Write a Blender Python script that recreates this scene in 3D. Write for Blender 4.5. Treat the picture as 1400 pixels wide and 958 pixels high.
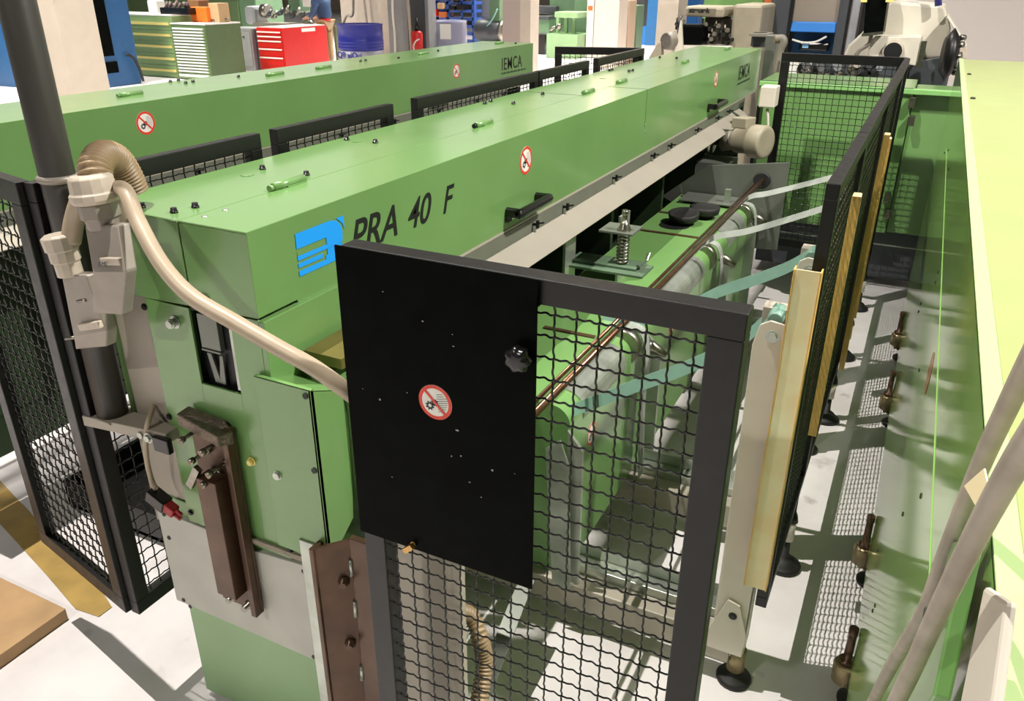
import bpy, math, random
import numpy as np
from mathutils import Vector, Matrix
random.seed(7)
for o in list(bpy.data.objects): bpy.data.objects.remove(o)
SC = bpy.context.scene; COL = SC.collection

# ---------------------------------------------------------------- camera
CAMZ = 1.9
F_PX = 1097.167
PITCH, YAW, ROLL = 0.43453717, 0.4614159, 0.00445737
cp, sp, cy, sy = math.cos(PITCH), math.sin(PITCH), math.cos(YAW), math.sin(YAW)
fwd = Vector((-sy*cp, cy*cp, -sp)); rgt = Vector((cy, sy, 0)); up = rgt.cross(fwd)
cr, sr = math.cos(ROLL), math.sin(ROLL)
CX = cr*rgt + sr*up; CY = -sr*rgt + cr*up
cam = bpy.data.cameras.new('camera'); camo = bpy.data.objects.new('camera', cam); COL.objects.link(camo)
m = Matrix((CX, CY, -fwd)).transposed().to_4x4(); m.translation = Vector((0, 0, CAMZ))
camo.matrix_world = m
cam.sensor_width = 36; cam.lens = F_PX/1400*36; cam.clip_start = .05; cam.clip_end = 200
SC.camera = camo

def P(px, py, ax, val):
    """the point of the plane x|y|z = val that the photograph shows at (px, py)"""
    d = CX*((px-700)/F_PX) - CY*((py-479)/F_PX) + fwd
    i = 'xyz'.index(ax); c = Vector((0, 0, CAMZ))
    return c + d*((val-c[i])/d[i])

# ---------------------------------------------------------------- light
SC.view_settings.view_transform = 'Standard'; SC.view_settings.look = 'None'
SC.view_settings.exposure = 0.06; SC.view_settings.gamma = 1.0
SC.view_settings.use_curve_mapping = False
W = bpy.data.worlds.new('hall'); SC.world = W; W.use_nodes = True
bg = W.node_tree.nodes['Background']; bg.inputs[1].default_value = 1.0
_n = W.node_tree.nodes; _l = W.node_tree.links   # the hall beyond: brighter down its length, darker behind the camera
_t = _n.new('ShaderNodeTexCoord'); _s = _n.new('ShaderNodeSeparateXYZ'); _r = _n.new('ShaderNodeValToRGB'); _m = _n.new('ShaderNodeMapRange')
_l.new(_t.outputs['Generated'], _s.inputs[0]); _l.new(_s.outputs['Y'], _m.inputs['Value']); _m.inputs['From Min'].default_value = -1; _m.inputs['From Max'].default_value = 1
_l.new(_m.outputs['Result'], _r.inputs['Fac'])
_z = _n.new('ShaderNodeMapRange'); _l.new(_s.outputs['Z'], _z.inputs['Value'])   # dark roof overhead
_z.inputs['From Min'].default_value = .22; _z.inputs['From Max'].default_value = .52; _z.inputs['To Min'].default_value = 1.7; _z.inputs['To Max'].default_value = .15
_x = _n.new('ShaderNodeMixRGB'); _x.blend_type = 'MULTIPLY'; _x.inputs[0].default_value = 1
_l.new(_r.outputs['Color'], _x.inputs[1]); _l.new(_z.outputs['Result'], _x.inputs[2]); _l.new(_x.outputs[0], bg.inputs[0])
_r.color_ramp.elements[0].position = .25; _r.color_ramp.elements[0].color = (.06, .056, .05, 1)
_r.color_ramp.elements[1].position = .85; _r.color_ramp.elements[1].color = (.46, .43, .39, 1)

LAMPS = [  # x, y, z, size, watts, colour, spread
    (-3.10, 1.20, 9.0, .05, 900, (1, .95, .88), 180),
    (2.9, 3.2, 6.2, .24, 760, (1, .95, .88), 180),
    (-2.5, -4.0, 5.6, .25, 190, (1, .95, .88), 180),
    (-7.5, 2.5, 7.0, 1.4, 140, (1, .95, .88), 110),  # from here on: unseen fill added for sides, casing and background
    (5.2, 2.2, 4.4, .5, 110, (1, .95, .88), 180),
    (-13.5, 8.5, 7.0, 1.8, 620, (1, .95, .88), 105),
    (-17.0, 12.0, 7.0, 2.2, 300, (1, .95, .88), 110),
    (-14.5, 19.0, 7.0, 2.2, 900, (1, .95, .88), 120),
    (-7.0, 17.6, 7.0, 2.2, 600, (1, .95, .88), 110),
    (-3.0, 9.2, 6.8, 1.0, 170, (1, .95, .88), 90),
    (-8.0, 23.0, 7.0, 2.2, 900, (1, .95, .88), 120),
]

# ---------------------------------------------------------------- materials
def s2l(c):
    return tuple((v/255/12.92 if v/255 <= .04045 else ((v/255+.055)/1.055)**2.4) for v in c)
MATS = {}
def mat(name, rgb, rough=.5, metal=0, var=0, vscale=8, bump=0, bscale=60, coat=0, rvar=0, emit=0, alpha=1, trans=0, dirt=None, spec=.5):
    if name in MATS: return MATS[name]
    m = bpy.data.materials.new(name); m.use_nodes = True; nt = m.node_tree; N = nt.nodes; L = nt.links
    b = N['Principled BSDF']; c = (*s2l(rgb), 1)
    b.inputs['Base Color'].default_value = c; b.inputs['Roughness'].default_value = rough; b.inputs['Metallic'].default_value = metal
    b.inputs['Specular IOR Level'].default_value = spec
    if coat: b.inputs['Coat Weight'].default_value = coat; b.inputs['Coat Roughness'].default_value = .14
    if alpha < 1: b.inputs['Alpha'].default_value = alpha
    if trans: b.inputs['Transmission Weight'].default_value = trans
    if emit: b.inputs['Emission Color'].default_value = c; b.inputs['Emission Strength'].default_value = emit
    tc = N.new('ShaderNodeTexCoord')
    if var:
        nz = N.new('ShaderNodeTexNoise'); nz.inputs['Scale'].default_value = vscale; nz.inputs['Detail'].default_value = 6
        L.new(tc.outputs['Object'], nz.inputs['Vector'])
        r = N.new('ShaderNodeValToRGB'); r.color_ramp.elements[0].position = .32; r.color_ramp.elements[1].position = .68
        a = tuple(max(0, v*(1-var)) for v in c[:3]); z = tuple(min(1, v*(1+var*.6)) for v in c[:3])
        if dirt: a = s2l(dirt)
        r.color_ramp.elements[0].color = (*a, 1); r.color_ramp.elements[1].color = (*z, 1)
        L.new(nz.outputs['Fac'], r.inputs['Fac']); L.new(r.outputs['Color'], b.inputs['Base Color'])
    if rvar:
        n2 = N.new('ShaderNodeTexNoise'); n2.inputs['Scale'].default_value = vscale*1.7; n2.inputs['Detail'].default_value = 5
        L.new(tc.outputs['Object'], n2.inputs['Vector'])
        mr = N.new('ShaderNodeMapRange'); mr.inputs['To Min'].default_value = max(.02, rough-rvar); mr.inputs['To Max'].default_value = rough+rvar
        L.new(n2.outputs['Fac'], mr.inputs['Value']); L.new(mr.outputs['Result'], b.inputs['Roughness'])
    if bump:
        n3 = N.new('ShaderNodeTexNoise'); n3.inputs['Scale'].default_value = bscale; n3.inputs['Detail'].default_value = 3
        L.new(tc.outputs['Object'], n3.inputs['Vector'])
        bp = N.new('ShaderNodeBump'); bp.inputs['Strength'].default_value = bump; bp.inputs['Distance'].default_value = .004
        L.new(n3.outputs['Fac'], bp.inputs['Height']); L.new(bp.outputs['Normal'], b.inputs['Normal'])
    MATS[name] = m; return m

GREEN = mat('green_paint', (109, 150, 87), .3, var=.07, vscale=3, rvar=.05, spec=.55, coat=.5)
GREENG = mat('gloss_green_paint', (140, 180, 96), .08, var=.06, vscale=2, spec=.55)
GREENL = mat('faded_green_paint', (142, 176, 128), .4, var=.08, vscale=4)
GREEND = mat('bench_green', (140, 168, 112), .45, var=.05)
GREENX = mat('dark_and_shaded_green', (88, 110, 72), .5, var=.05)  # also stands in as the shaded side of the thin-drawer cabinet
SEAM = mat('seam_dark_green', (40, 62, 36), .6)  # dark green of the joints and small print
BEIGE = mat('beige_paint', (214, 206, 192), .42, var=.06, vscale=5)
WARMGREY = mat('warm_grey_paint', (165, 157, 143), .42, var=.07, vscale=5)
GREYPL = mat('pale_grey_paint', (186, 186, 176), .45, var=.1, vscale=7, rvar=.1)
BLACK = mat('black_paint', (11, 13, 11), .32, var=.3, vscale=20, spec=.02)
BLACKF = mat('black_frame_paint', (14, 14, 13), .42, var=.25, vscale=25, rvar=.1, spec=.45)
WIRE = mat('black_wire', (18, 18, 17), .24)
RUBBER = mat('black_rubber', (26, 25, 24), .6)
PLASTIC = mat('black_plastic', (20, 20, 20), .25)
STEEL = mat('worn_steel', (150, 146, 136), .32, metal=1, var=.3, vscale=25, rvar=.1)
ZINC = mat('galvanised_steel', (186, 192, 182), .36, metal=.75, var=.25, vscale=12, rvar=.12)
SHEET = mat('grey_sheet_steel', (120, 124, 116), .4, metal=.5, var=.15, vscale=5)
BROWN = mat('brown_steel', (92, 68, 52), .34, metal=.4, var=.25, vscale=14, rvar=.1)
RODM = mat('dark_rolled_bar', (112, 82, 64), .28, metal=.8, var=.3, vscale=30)
CAST = mat('cast_grey', (128, 122, 110), .5, var=.18, vscale=12)
CONN = mat('grey_connector_enamel', (150, 142, 132), .42, metal=.2, var=.1, vscale=20)
GLAND = mat('cream_gland_plastic', (192, 180, 164), .4, var=.1, vscale=30)
HOSE = mat('cream_hose', (172, 156, 134), .38, var=.1, vscale=15, rvar=.08)
CORR = mat('tan_corrugated_hose', (148, 126, 96), .5, var=.12, vscale=12)
TEAL = mat('teal_belt', (122, 158, 142), .35, var=.1, vscale=14)
BELTG = mat('grey_belt', (148, 154, 146), .4, var=.15, vscale=14)
YELLOW = mat('yellowed_guard_plastic', (250, 238, 204), .38, var=.15, vscale=7, dirt=(244, 214, 158))
AMBER = mat('amber_guard_edge', (238, 188, 108), .4, var=.15, vscale=16)
REDP = mat('red_print', (222, 62, 44), .45)
WHITEP = mat('white_print', (236, 234, 226), .45)
BLACKP = mat('black_print', (18, 20, 20), .5)
BLUEP = mat('blue_print', (24, 156, 250), .45)
RED = mat('red_enamel', (208, 34, 30), .35, var=.05)
REDD = mat('red_plastic', (150, 28, 30), .4)
BLUE = mat('blue_paint', (36, 92, 142), .42, var=.06)
BLUEV = mat('bright_blue_paint', (24, 110, 190), .4)
BLUER = mat('rack_blue', (52, 92, 176), .45)
BLUED = mat('drum_blue', (38, 44, 142), .35)
DRUMG = mat('drum_grey', (172, 170, 178), .4)
CREAM = mat('cream_column_paint', (222, 208, 190), .55, var=.04)
MACHC = mat('machine_cream', (214, 208, 192), .45, var=.06)
MACHG = mat('machine_olive_grey', (156, 148, 128), .48, var=.1)
GREYC = mat('steel_grey_paint', (148, 150, 152), .45, var=.08)
DARKG = mat('charcoal_paint', (66, 70, 74), .45, var=.08)
WOOD = mat('pine_wood', (186, 150, 108), .6, var=.2, vscale=6)
ORANGE = mat('orange_paint', (196, 106, 52), .5)
TAN = mat('tan_carton', (196, 164, 122), .7)
DENIM = mat('denim', (62, 90, 128), .8, var=.2, vscale=30)
KHAKI = mat('khaki_cloth', (176, 152, 116), .8, var=.12)
SKIN = mat('skin', (206, 156, 128), .5)
HAIR = mat('brown_hair', (60, 44, 32), .7)
GLASSY = mat('machine_door_plastic', (176, 164, 150), .15, alpha=.55)
FILM = mat('clear_plastic_film', (236, 236, 238), .15, alpha=.38)
MGREEN = mat('machine_green', (98, 130, 98), .45, var=.08)
YELP = mat('yellow_label', (236, 218, 130), .5)
FOOTM = mat('worn_brass_sleeve', (150, 134, 100), .38, metal=.55, var=.25, vscale=40)
LAMPW = mat('lamp_white', (230, 228, 220), .5)

def floor_mat():
    m = bpy.data.materials.new('sealed_concrete'); m.use_nodes = True; nt = m.node_tree; N = nt.nodes; L = nt.links
    b = N['Principled BSDF']; tc = N.new('ShaderNodeTexCoord')
    n1 = N.new('ShaderNodeTexNoise'); n1.inputs['Scale'].default_value = 2.2; n1.inputs['Detail'].default_value = 9; n1.inputs['Roughness'].default_value = .6
    L.new(tc.outputs['Object'], n1.inputs['Vector'])
    r = N.new('ShaderNodeValToRGB'); e = r.color_ramp.elements
    e[0].position = .28; e[0].color = (*s2l((208, 201, 200)), 1); e[1].position = .6; e[1].color = (*s2l((229, 224, 224)), 1)
    L.new(n1.outputs['Fac'], r.inputs['Fac'])
    n2 = N.new('ShaderNodeTexNoise'); n2.inputs['Scale'].default_value = 6; n2.inputs['Detail'].default_value = 4
    L.new(tc.outputs['Object'], n2.inputs['Vector'])
    r2 = N.new('ShaderNodeValToRGB'); f = r2.color_ramp.elements
    f[0].position = .24; f[0].color = (.55, .54, .53, 1); f[1].position = .34; f[1].color = (1, 1, 1, 1)
    L.new(n2.outputs['Fac'], r2.inputs['Fac'])
    mx = N.new('ShaderNodeMixRGB'); mx.blend_type = 'MULTIPLY'; mx.inputs[0].default_value = .8
    L.new(r.outputs[0], mx.inputs[1]); L.new(r2.outputs[0], mx.inputs[2]); L.new(mx.outputs[0], b.inputs['Base Color'])
    b.inputs['Roughness'].default_value = .42
    return m
FLOORM = floor_mat()

# ---------------------------------------------------------------- mesh helpers
ORG = {}
def tag(o, label, cat, group=None, kind=None):
    if label: o['label'] = label
    if cat: o['category'] = cat
    if group: o['group'] = group
    if kind: o['kind'] = kind
    return o
def thing(name, loc, label, cat, group=None):
    o = bpy.data.objects.new(name, None); COL.objects.link(o); o.location = loc; o.empty_display_size = .1
    ORG[o] = Vector(loc); return tag(o, label, cat, group)

class MB:
    def __init__(s): s.v = []; s.f = []; s.sm = []
    def add(s, v, f, smooth=False):
        b = len(s.v); s.v += [tuple(p) for p in v]; s.f += [tuple(i+b for i in q) for q in f]; s.sm += [smooth]*len(f); return s
    def box(s, x0, x1, y0, y1, z0, z1):
        v = [(x, y, z) for x in (x0, x1) for y in (y0, y1) for z in (z0, z1)]
        return s.add(v, [(0, 1, 3, 2), (4, 6, 7, 5), (0, 4, 5, 1), (2, 3, 7, 6), (0, 2, 6, 4), (1, 5, 7, 3)])
    def obox(s, c, ux, uy, uz, hx, hy, hz):
        c = Vector(c); ux, uy, uz = (Vector(u).normalized() for u in (ux, uy, uz))
        v = [c+ux*hx*a+uy*hy*b+uz*hz*d for a in (-1, 1) for b in (-1, 1) for d in (-1, 1)]
        return s.add(v, [(0, 1, 3, 2), (4, 6, 7, 5), (0, 4, 5, 1), (2, 3, 7, 6), (0, 2, 6, 4), (1, 5, 7, 3)])
    def prism(s, pts, off):
        """closed polygon of 3-D points swept by the vector off"""
        n = len(pts); off = Vector(off); a = [Vector(p) for p in pts]
        v = a+[p+off for p in a]
        f = [tuple(range(n))[::-1], tuple(range(n, 2*n))]+[(i, (i+1) % n, (i+1) % n+n, i+n) for i in range(n)]
        return s.add(v, f)
    def tube(s, pts, r, n=10, closed_ends=True, smooth=True, twist=None):
        pts = [Vector(p) for p in pts]; R = r if isinstance(r, (list, tuple)) else [r]*len(pts)
        t0 = (pts[1]-pts[0]).normalized(); a = Vector((0, 0, 1)) if abs(t0.z) < .9 else Vector((1, 0, 0))
        u = t0.cross(a).normalized(); v = []; f = []
        for i, p in enumerate(pts):
            t = (pts[min(i+1, len(pts)-1)]-pts[max(i-1, 0)]).normalized()
            u = (u-t*u.dot(t)).normalized(); w = t.cross(u)
            v += [p+(u*math.cos(2*math.pi*k/n)+w*math.sin(2*math.pi*k/n))*R[i] for k in range(n)]
        for i in range(len(pts)-1):
            for k in range(n):
                k2 = (k+1) % n; f.append((i*n+k, i*n+k2, (i+1)*n+k2, (i+1)*n+k))
        s.add(v, f, smooth)
        if closed_ends:
            b = len(s.v)-len(v); s.f += [tuple(b+k for k in range(n))[::-1], tuple(b+(len(pts)-1)*n+k for k in range(n))]; s.sm += [False, False]
        return s
    def cyl(s, a, b, r, n=16, r2=None, smooth=True): return s.tube([a, b], [r, r if r2 is None else r2], n, True, smooth)
    def lathe(s, c, axis, prof, n=20, smooth=True):
        """prof: list of (distance along the axis, radius)"""
        c = Vector(c); ax = Vector(axis).normalized(); a = Vector((0, 0, 1)) if abs(ax.z) < .9 else Vector((1, 0, 0))
        u = ax.cross(a).normalized(); w = ax.cross(u); v = []; f = []
        for d, r in prof:
            v += [c+ax*d+(u*math.cos(2*math.pi*k/n)+w*math.sin(2*math.pi*k/n))*r for k in range(n)]
        for i in range(len(prof)-1):
            for k in range(n): k2 = (k+1) % n; f.append((i*n+k, i*n+k2, (i+1)*n+k2, (i+1)*n+k))
        s.add(v, f, smooth); b = len(s.v)-len(v)
        s.f += [tuple(b+k for k in range(n))[::-1], tuple(b+(len(prof)-1)*n+k for k in range(n))]; s.sm += [False, False]
        return s
    def build(s, name, m, parent=None, bevel=0, kind=None):
        org = ORG.get(parent, Vector((0, 0, 0))) if parent else (Vector((0, 0, 0)))
        me = bpy.data.meshes.new(name); V = [Vector(p)-org for p in s.v]
        me.from_pydata(V, [], s.f); me.update()
        me.polygons.foreach_set('use_smooth', s.sm)
        me.materials.append(m); o = bpy.data.objects.new(name, me); COL.objects.link(o)
        import bmesh
        bm = bmesh.new(); bm.from_mesh(me); bmesh.ops.recalc_face_normals(bm, faces=bm.faces); bm.to_mesh(me); bm.free()
        if parent: o.parent = parent
        ORG[o] = org
        if bevel:
            md = o.modifiers.new('bevel', 'BEVEL'); md.width = bevel; md.segments = 2; md.limit_method = 'ANGLE'; md.angle_limit = .7
        if kind: o['kind'] = kind
        return o
def solo(mb, name, m, label, cat, group=None, bevel=0):
    """a thing that is one mesh, its origin at its base"""
    xs = [p[0] for p in mb.v]; ys = [p[1] for p in mb.v]; zs = [p[2] for p in mb.v]
    c = Vector(((min(xs)+max(xs))/2, (min(ys)+max(ys))/2, min(zs)))
    mb.v = [tuple(Vector(p)-c) for p in mb.v]
    o = mb.build(name, m, None, bevel); o.location = c; ORG[o] = c
    return tag(o, label, cat, group)
def dup(root, loc, label=None, parts_only=False):
    r = root.copy(); COL.objects.link(r); r.location = loc
    if label: r['label'] = label
    for ch in root.children:
        c = ch.copy(); COL.objects.link(c); c.parent = r
        for g in ch.children:
            d = g.copy(); COL.objects.link(d); d.parent = c
    return r
def B(*a): return MB().box(*a)
def smoothpath(pts, n=8):
    """Catmull-Rom through the points"""
    p = [Vector(q) for q in pts]; p = [p[0]*2-p[1]]+p+[p[-1]*2-p[-2]]; out = []
    for i in range(1, len(p)-2):
        for k in range(n):
            t = k/n; a, b, c, d = p[i-1], p[i], p[i+1], p[i+2]
            out.append(.5*((2*b)+(c-a)*t+(2*a-5*b+4*c-d)*t*t+(3*b-a-3*c+d)*t**3))
    out.append(p[-2]); return out
def hexbolt(mb, c, ax, r=.008, h=.008, washer=True):
    c = Vector(c); a = Vector(ax).normalized()
    if washer: mb.cyl(c, c+a*.002, r*1.5, 14)
    mb.cyl(c, c+a*h, r, 6, smooth=False)
    return mb
def text_mesh(s, size, M, m, parent, name='lettering', sx=1, shear=0, bold=0, ext=.0006, align='LEFT', space=1):
    cu = bpy.data.curves.new(name, 'FONT'); cu.body = s; cu.size = size; cu.shear = shear; cu.offset = bold; cu.extrude = ext; cu.align_x = align; cu.space_character = space
    t = bpy.data.objects.new(name, cu); COL.objects.link(t); bpy.context.view_layer.update()
    me = bpy.data.meshes.new_from_object(t.evaluated_get(bpy.context.evaluated_depsgraph_get())); bpy.data.objects.remove(t)
    org = ORG.get(parent, Vector((0, 0, 0)))
    T = M @ Matrix.Diagonal((sx, 1, 1, 1))
    me.transform(Matrix.Translation(-org) @ T); me.materials.clear(); me.materials.append(m)
    o = bpy.data.objects.new(name, me); COL.objects.link(o); o.parent = parent; ORG[o] = org
    return o
def frameM(o, x, y):
    x = Vector(x).normalized(); y = Vector(y).normalized(); z = x.cross(y)
    M = Matrix((x, y, z)).transposed().to_4x4(); M.translation = Vector(o); return M

def sign(parent, c, x, y, r=.034, name='warning_sign'):
    """round no-reaching sticker: white disc, red ring and bar, cogs and a hand"""
    c = Vector(c); x = Vector(x).normalized(); y = Vector(y).normalized(); n = x.cross(y)
    def disc(r, z, k=36): return [c+n*z+(x*math.cos(2*math.pi*i/k)+y*math.sin(2*math.pi*i/k))*r for i in range(k)]
    d = MB().prism(disc(r, 0), n*.0008).build(name, WHITEP, parent)
    k = 36; a = disc(r*.995, .001); b = disc(r*.8, .001); rg = MB(); rg.add(a+b, [(i, (i+1) % k, (i+1) % k+k, i+k) for i in range(k)])
    u = (x-y).normalized(); w = (x+y).normalized(); h = r*.075
    rg.add([c+n*.0017+u*s*r*.85+w*t*h for s, t in ((-1, -1), (1, -1), (1, 1), (-1, 1))], [(0, 1, 2, 3)])
    rg.build('red_ring', REDP, d)
    pc = MB()
    def gear(gc, gr):
        q = []
        for i in range(32):
            rr = gr*(1.0 if (i//2) % 2 else .72); t = 2*math.pi*i/32
            q.append(gc+n*.0013+(x*math.cos(t)+y*math.sin(t))*rr)
        inn = [gc+n*.0013+(x*math.cos(2*math.pi*i/32)+y*math.sin(2*math.pi*i/32))*gr*.38 for i in range(32)]
        pc.add(q+inn, [(i, (i+1) % 32, (i+1) % 32+32, i+32) for i in range(32)])
    gear(c-x*r*.32-y*r*.25, r*.27); gear(c-x*r*.02-y*r*.02, r*.22)
    for i in range(9):  # hatched hand
        yy = -.5+.125*i; x0 = .18 if yy < .1 else .1; x1 = math.sqrt(max(.05, .58-yy*yy))
        if yy > .35: x1 *= .8
        pc.add([c+n*.0013+x*r*q+y*r*(yy+t+(q-.2)*.25) for q, t in ((x0, -.014), (x1, -.014), (x1, .014), (x0, .014))], [(0, 1, 2, 3)])
    pc.build('pictogram', BLACKP, d)
    return d

def mesh_wire(o, u, w, h, pitch=.036, r=.0020, seg=4, nn=5):
    """crimped woven wire grid in the plane of u and z, one crimp per crossing"""
    u = Vector(u).normalized(); n = u.cross(Vector((0, 0, 1))); o = Vector(o); mb = MB()
    nx = max(1, round(w/pitch)); nz = max(1, round(h/pitch)); px, pz = w/nx, h/nz; A = r*.8
    for i in range(nx):
        s = (i+.5)*px
        mb.tube([o+u*(s+.0006*math.sin(math.pi*4*k/seg))+Vector((0, 0, k*pz/seg))-n*A*math.cos(2*math.pi*(k/seg-.5)) for k in range(nz*seg+1)], r, nn, False)
    for j in range(nz):
        z = (j+.5)*pz
        mb.tube([o+u*k*px/seg+Vector((0, 0, z+.0011*math.sin(4*math.pi*k/seg+.6)))+n*A*math.cos(2*math.pi*(k/seg-.5)) for k in range(nx*seg+1)], r, nn, False)
    return mb

def fence(name, a, b, z0, z1, label, group=None, bar=.036, pitch=.036, seg=4, feet=(), thick=.03, cat='fence panel', midpost=()):
    """mesh panel in a square-tube frame from a=(x,y) to b=(x,y)"""
    a = Vector((*a, 0)); b = Vector((*b, 0)); u = (b-a).normalized(); n = u.cross(Vector((0, 0, 1))); L = (b-a).length
    t = thing(name, (a.x, a.y, z0 if not feet else 0), label, cat, group)
    f = MB(); c = (a+b)/2; Z = Vector((0, 0, 1))
    f.obox(c+Z*(z1-bar/2), u, n, Z, L/2, thick/2, bar/2); f.obox(c+Z*(z0+bar/2), u, n, Z, L/2, thick/2, bar/2)
    for s in (bar/2, L-bar/2, *midpost): f.obox(a+u*s+Z*(z0+z1)/2, u, n, Z, bar/2, thick/2, (z1-z0)/2-bar)
    f.build('frame', BLACKF, t, .002)
    mesh_wire(a+u*bar+Z*(z0+bar), u, L-2*bar, z1-z0-2*bar, pitch, seg=seg).build('wire_mesh', WIRE, t)
    for s in feet:
        p = a+u*s
        ft = MB().lathe(p, (0, 0, 1), [(0, .060), (.014, .062), (.018, .054), (.026, .046), (.042, .030), (.046, .016), (.13, .012)], 24).build('foot', RUBBER, t)
        MB().cyl(p+Z*.12, p+Z*.20, .021, 18).build('sleeve', BEIGE, ft); 
        MB().lathe(p+Z*.20, (0, 0, 1), [(0, .026), (.02, .022), (.04, .014), (z0-.2, .013)], 16).build('stem', PLASTIC, ft)
    return t

# ================================================================ the hall
def struct(mb, name, m): o = mb.build(name, m); o['kind'] = 'structure'; return o
struct(B(-40, 14, -6, 44, -.1, 0), 'floor', FLOORM)
struct(B(-40, 14, 44, 44.2, 0, 2.3), 'wall_far', CREAM)
struct(B(-40.2, -40, -6, 44, 0, 2.3), 'wall_left', CREAM)
FY = mat('floor_marking_yellow', (172, 142, 78), .5, var=.2, vscale=10)
mk = MB(); a = P(62, 792, 'z', .002); b = P(150, 838, 'z', .002)
mk.prism([(-3.6, 1.56, .002), (-2.45, 1.26, .002), (-2.2, 1.19, .002), (-2.10, 1.20, .002), (-2.10, 1.25, .002), (-2.2, 1.29, .002), (-3.6, 1.68, .002)], (0, 0, .001))
struct(mk, 'floor_marking', FY)
# low pale partition behind the cream lathe
struct(B(P(1164, 20, 'y', 12.5).x, 6, 12.5, 12.7, 0, 5), 'wall_partition', mat('partition_paint', (214, 206, 200), .6))

# unseen lamps: the first follow cast shadows, the rest are added fill
for i, (x, y, z, s, w, c, sd) in enumerate(LAMPS):
    t = thing('unseen_lamp', (x, y, z), 'unseen white lamp shining down over the machines' if 0 else None, None)
    ld = bpy.data.lights.new('lamp', 'AREA'); ld.shape = 'DISK'; ld.size = s; ld.energy = w; ld.color = c; ld.spread = math.radians(sd)
    lo = bpy.data.objects.new('lamp_light', ld); COL.objects.link(lo); lo.parent = t; lo.location = (0, 0, -.02)
    tag(t, 'unseen round white lamp lighting the machines from above', 'lamp', 'hall lamps')
    MB().lathe((x, y, z), (0, 0, 1), [(0, s*.5+.04), (.03, s*.5+.04), (.22, .12), (.34, .09)], 24).build('housing', LAMPW, t)

# columns
def column(n, x0, x1, y0, y1, m=CREAM): return struct(B(x0, x1, y0, y1, 0, 7.4), 'column_%d' % n, m)
xc = P(99.5, 126, 'x', -6.5); x2 = P(150, 118, 'x', -6.5)
column(1, -7.1, -6.5, xc.y, x2.y)

# ================================================================ bar feeders
def feeder(x0, xb, y0, y1, main):
    """long green bar feeder: x0 is its right side, xb its left side"""
    if main: t = thing('bar_feeder', ((x0+xb)/2, y0+.3, 0), 'long green bar feeder with blue logo and large black lettering, in the middle', 'bar feeder')
    else: t = thing('bar_feeder', ((x0+xb)/2, y0+.3, 0), 'second long green bar feeder, behind the row of black mesh panels on the left', 'bar feeder')
    ZT = 1.45; ZB = 1.165; S = x0-.185
    # hinged lid: side sheet, narrow top strip, front sheet (one folded sheet), with the notched lower edge
    lid = MB(); th = .004
    side = [(y0, 1.268), (y0+.12, 1.268), (y0+.128, 1.236), (y0+.21, 1.183), (y0+.27, ZB), (y1, ZB), (y1, ZT), (y0, ZT)]
    lid.prism([(x0, y, z) for y, z in side], (-th, 0, 0))
    lid.box(S+.002, x0-.001, y0, y1, ZT-th, ZT)
    lid.prism([(S+.002, y0, ZT-th), (x0-.001, y0, ZT-th), (x0-.001, y0, 1.268), (S+.002, y0, 1.262)], (0, th, 0))
    lid.box(S, x0-.004, y1-th, y1, ZB, ZT-th)
    lo = lid.build('hinged_lid', GREEN, t, .0015)
    top = MB(); top.box(xb, S-.002, y0+.002, y1, ZT-th-.001, ZT-.001)
    top.prism([(xb, y0, ZT-.002), (S-.002, y0, ZT-.002), (S-.002, y0, 1.262), (xb, y0, 1.252)], (0, th, 0))
    top.box(xb, xb+th, y0+.004, y1, .9, ZT-.006); top.box(xb, S, y1-th, y1, .9, ZT-.006)
    fx = top.build('fixed_cover', GREEN, t, .0015)
    # body wall under the lid, its shade painted in as a dark green
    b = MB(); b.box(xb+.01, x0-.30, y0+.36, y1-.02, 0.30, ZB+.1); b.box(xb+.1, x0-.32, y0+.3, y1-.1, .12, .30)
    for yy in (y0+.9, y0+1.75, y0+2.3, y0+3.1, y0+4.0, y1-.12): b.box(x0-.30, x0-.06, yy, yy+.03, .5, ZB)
    b.build('body', mat('shaded_dark_green', (44, 60, 38), .45, var=.2), t)
    lg = MB()
    # trough strip and flange below the lid
    tr = MB(); ya = y0+.3; yb = y1-.75
    tr.box(x0-.012, x0+.004, ya, y1-.05, ZB-.006, ZB)
    tr.prism([(x0+.008, ya, 1.110), (x0+.012, ya, 1.112), (x0+.096, ya, 1.062), (x0+.093, ya, 1.058)], (0, yb-ya, 0))
    tr.prism([(x0+.008, yb, 1.110), (x0+.012, yb, 1.112), (x0+.096, yb, 1.062)], (0, .14, -.002))
    tr.build('trough_flange', mat('trough_paint', (170, 163, 150), .45, var=.06, vscale=5), t)
    st = MB(); st.box(x0-.006, x0+.006, ya, yb+.3, 1.108, ZB-.007); st.build('strip', mat('strip_grey', (104, 108, 96), .45, var=.1), t)
    return t, lo, fx
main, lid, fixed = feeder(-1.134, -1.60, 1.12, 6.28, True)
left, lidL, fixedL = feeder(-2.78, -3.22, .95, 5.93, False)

def studs(t, x0, ys):
    for y in ys:
        s = MB(); s.cyl((x0+.006, y, 1.136), (x0+.028, y, 1.136), .005, 8)
        s.obox((x0+.024, y, 1.138), (1, 0, 0), (0, 1, 0), (0, 0, 1), .004, .006, .013); s.obox((x0+.034, y+.006, 1.142), (1, .3, .2), (0, 1, 0), (0, 0, 1), .010, .003, .003)
        s.build('wing_screw', PLASTIC, t)
studs(main, -1.134, [P(q[0], q[1], 'x', -1.11).y for q in ((735, 309), (776, 284), (843, 243), (895, 212), (918, 200), (955, 175), (983, 158), (998, 151))])
studs(left, -2.78, [1.6, 2.1, 2.5, 3.0, 3.5, 4.0, 4.5, 5.0, 5.4])

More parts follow.
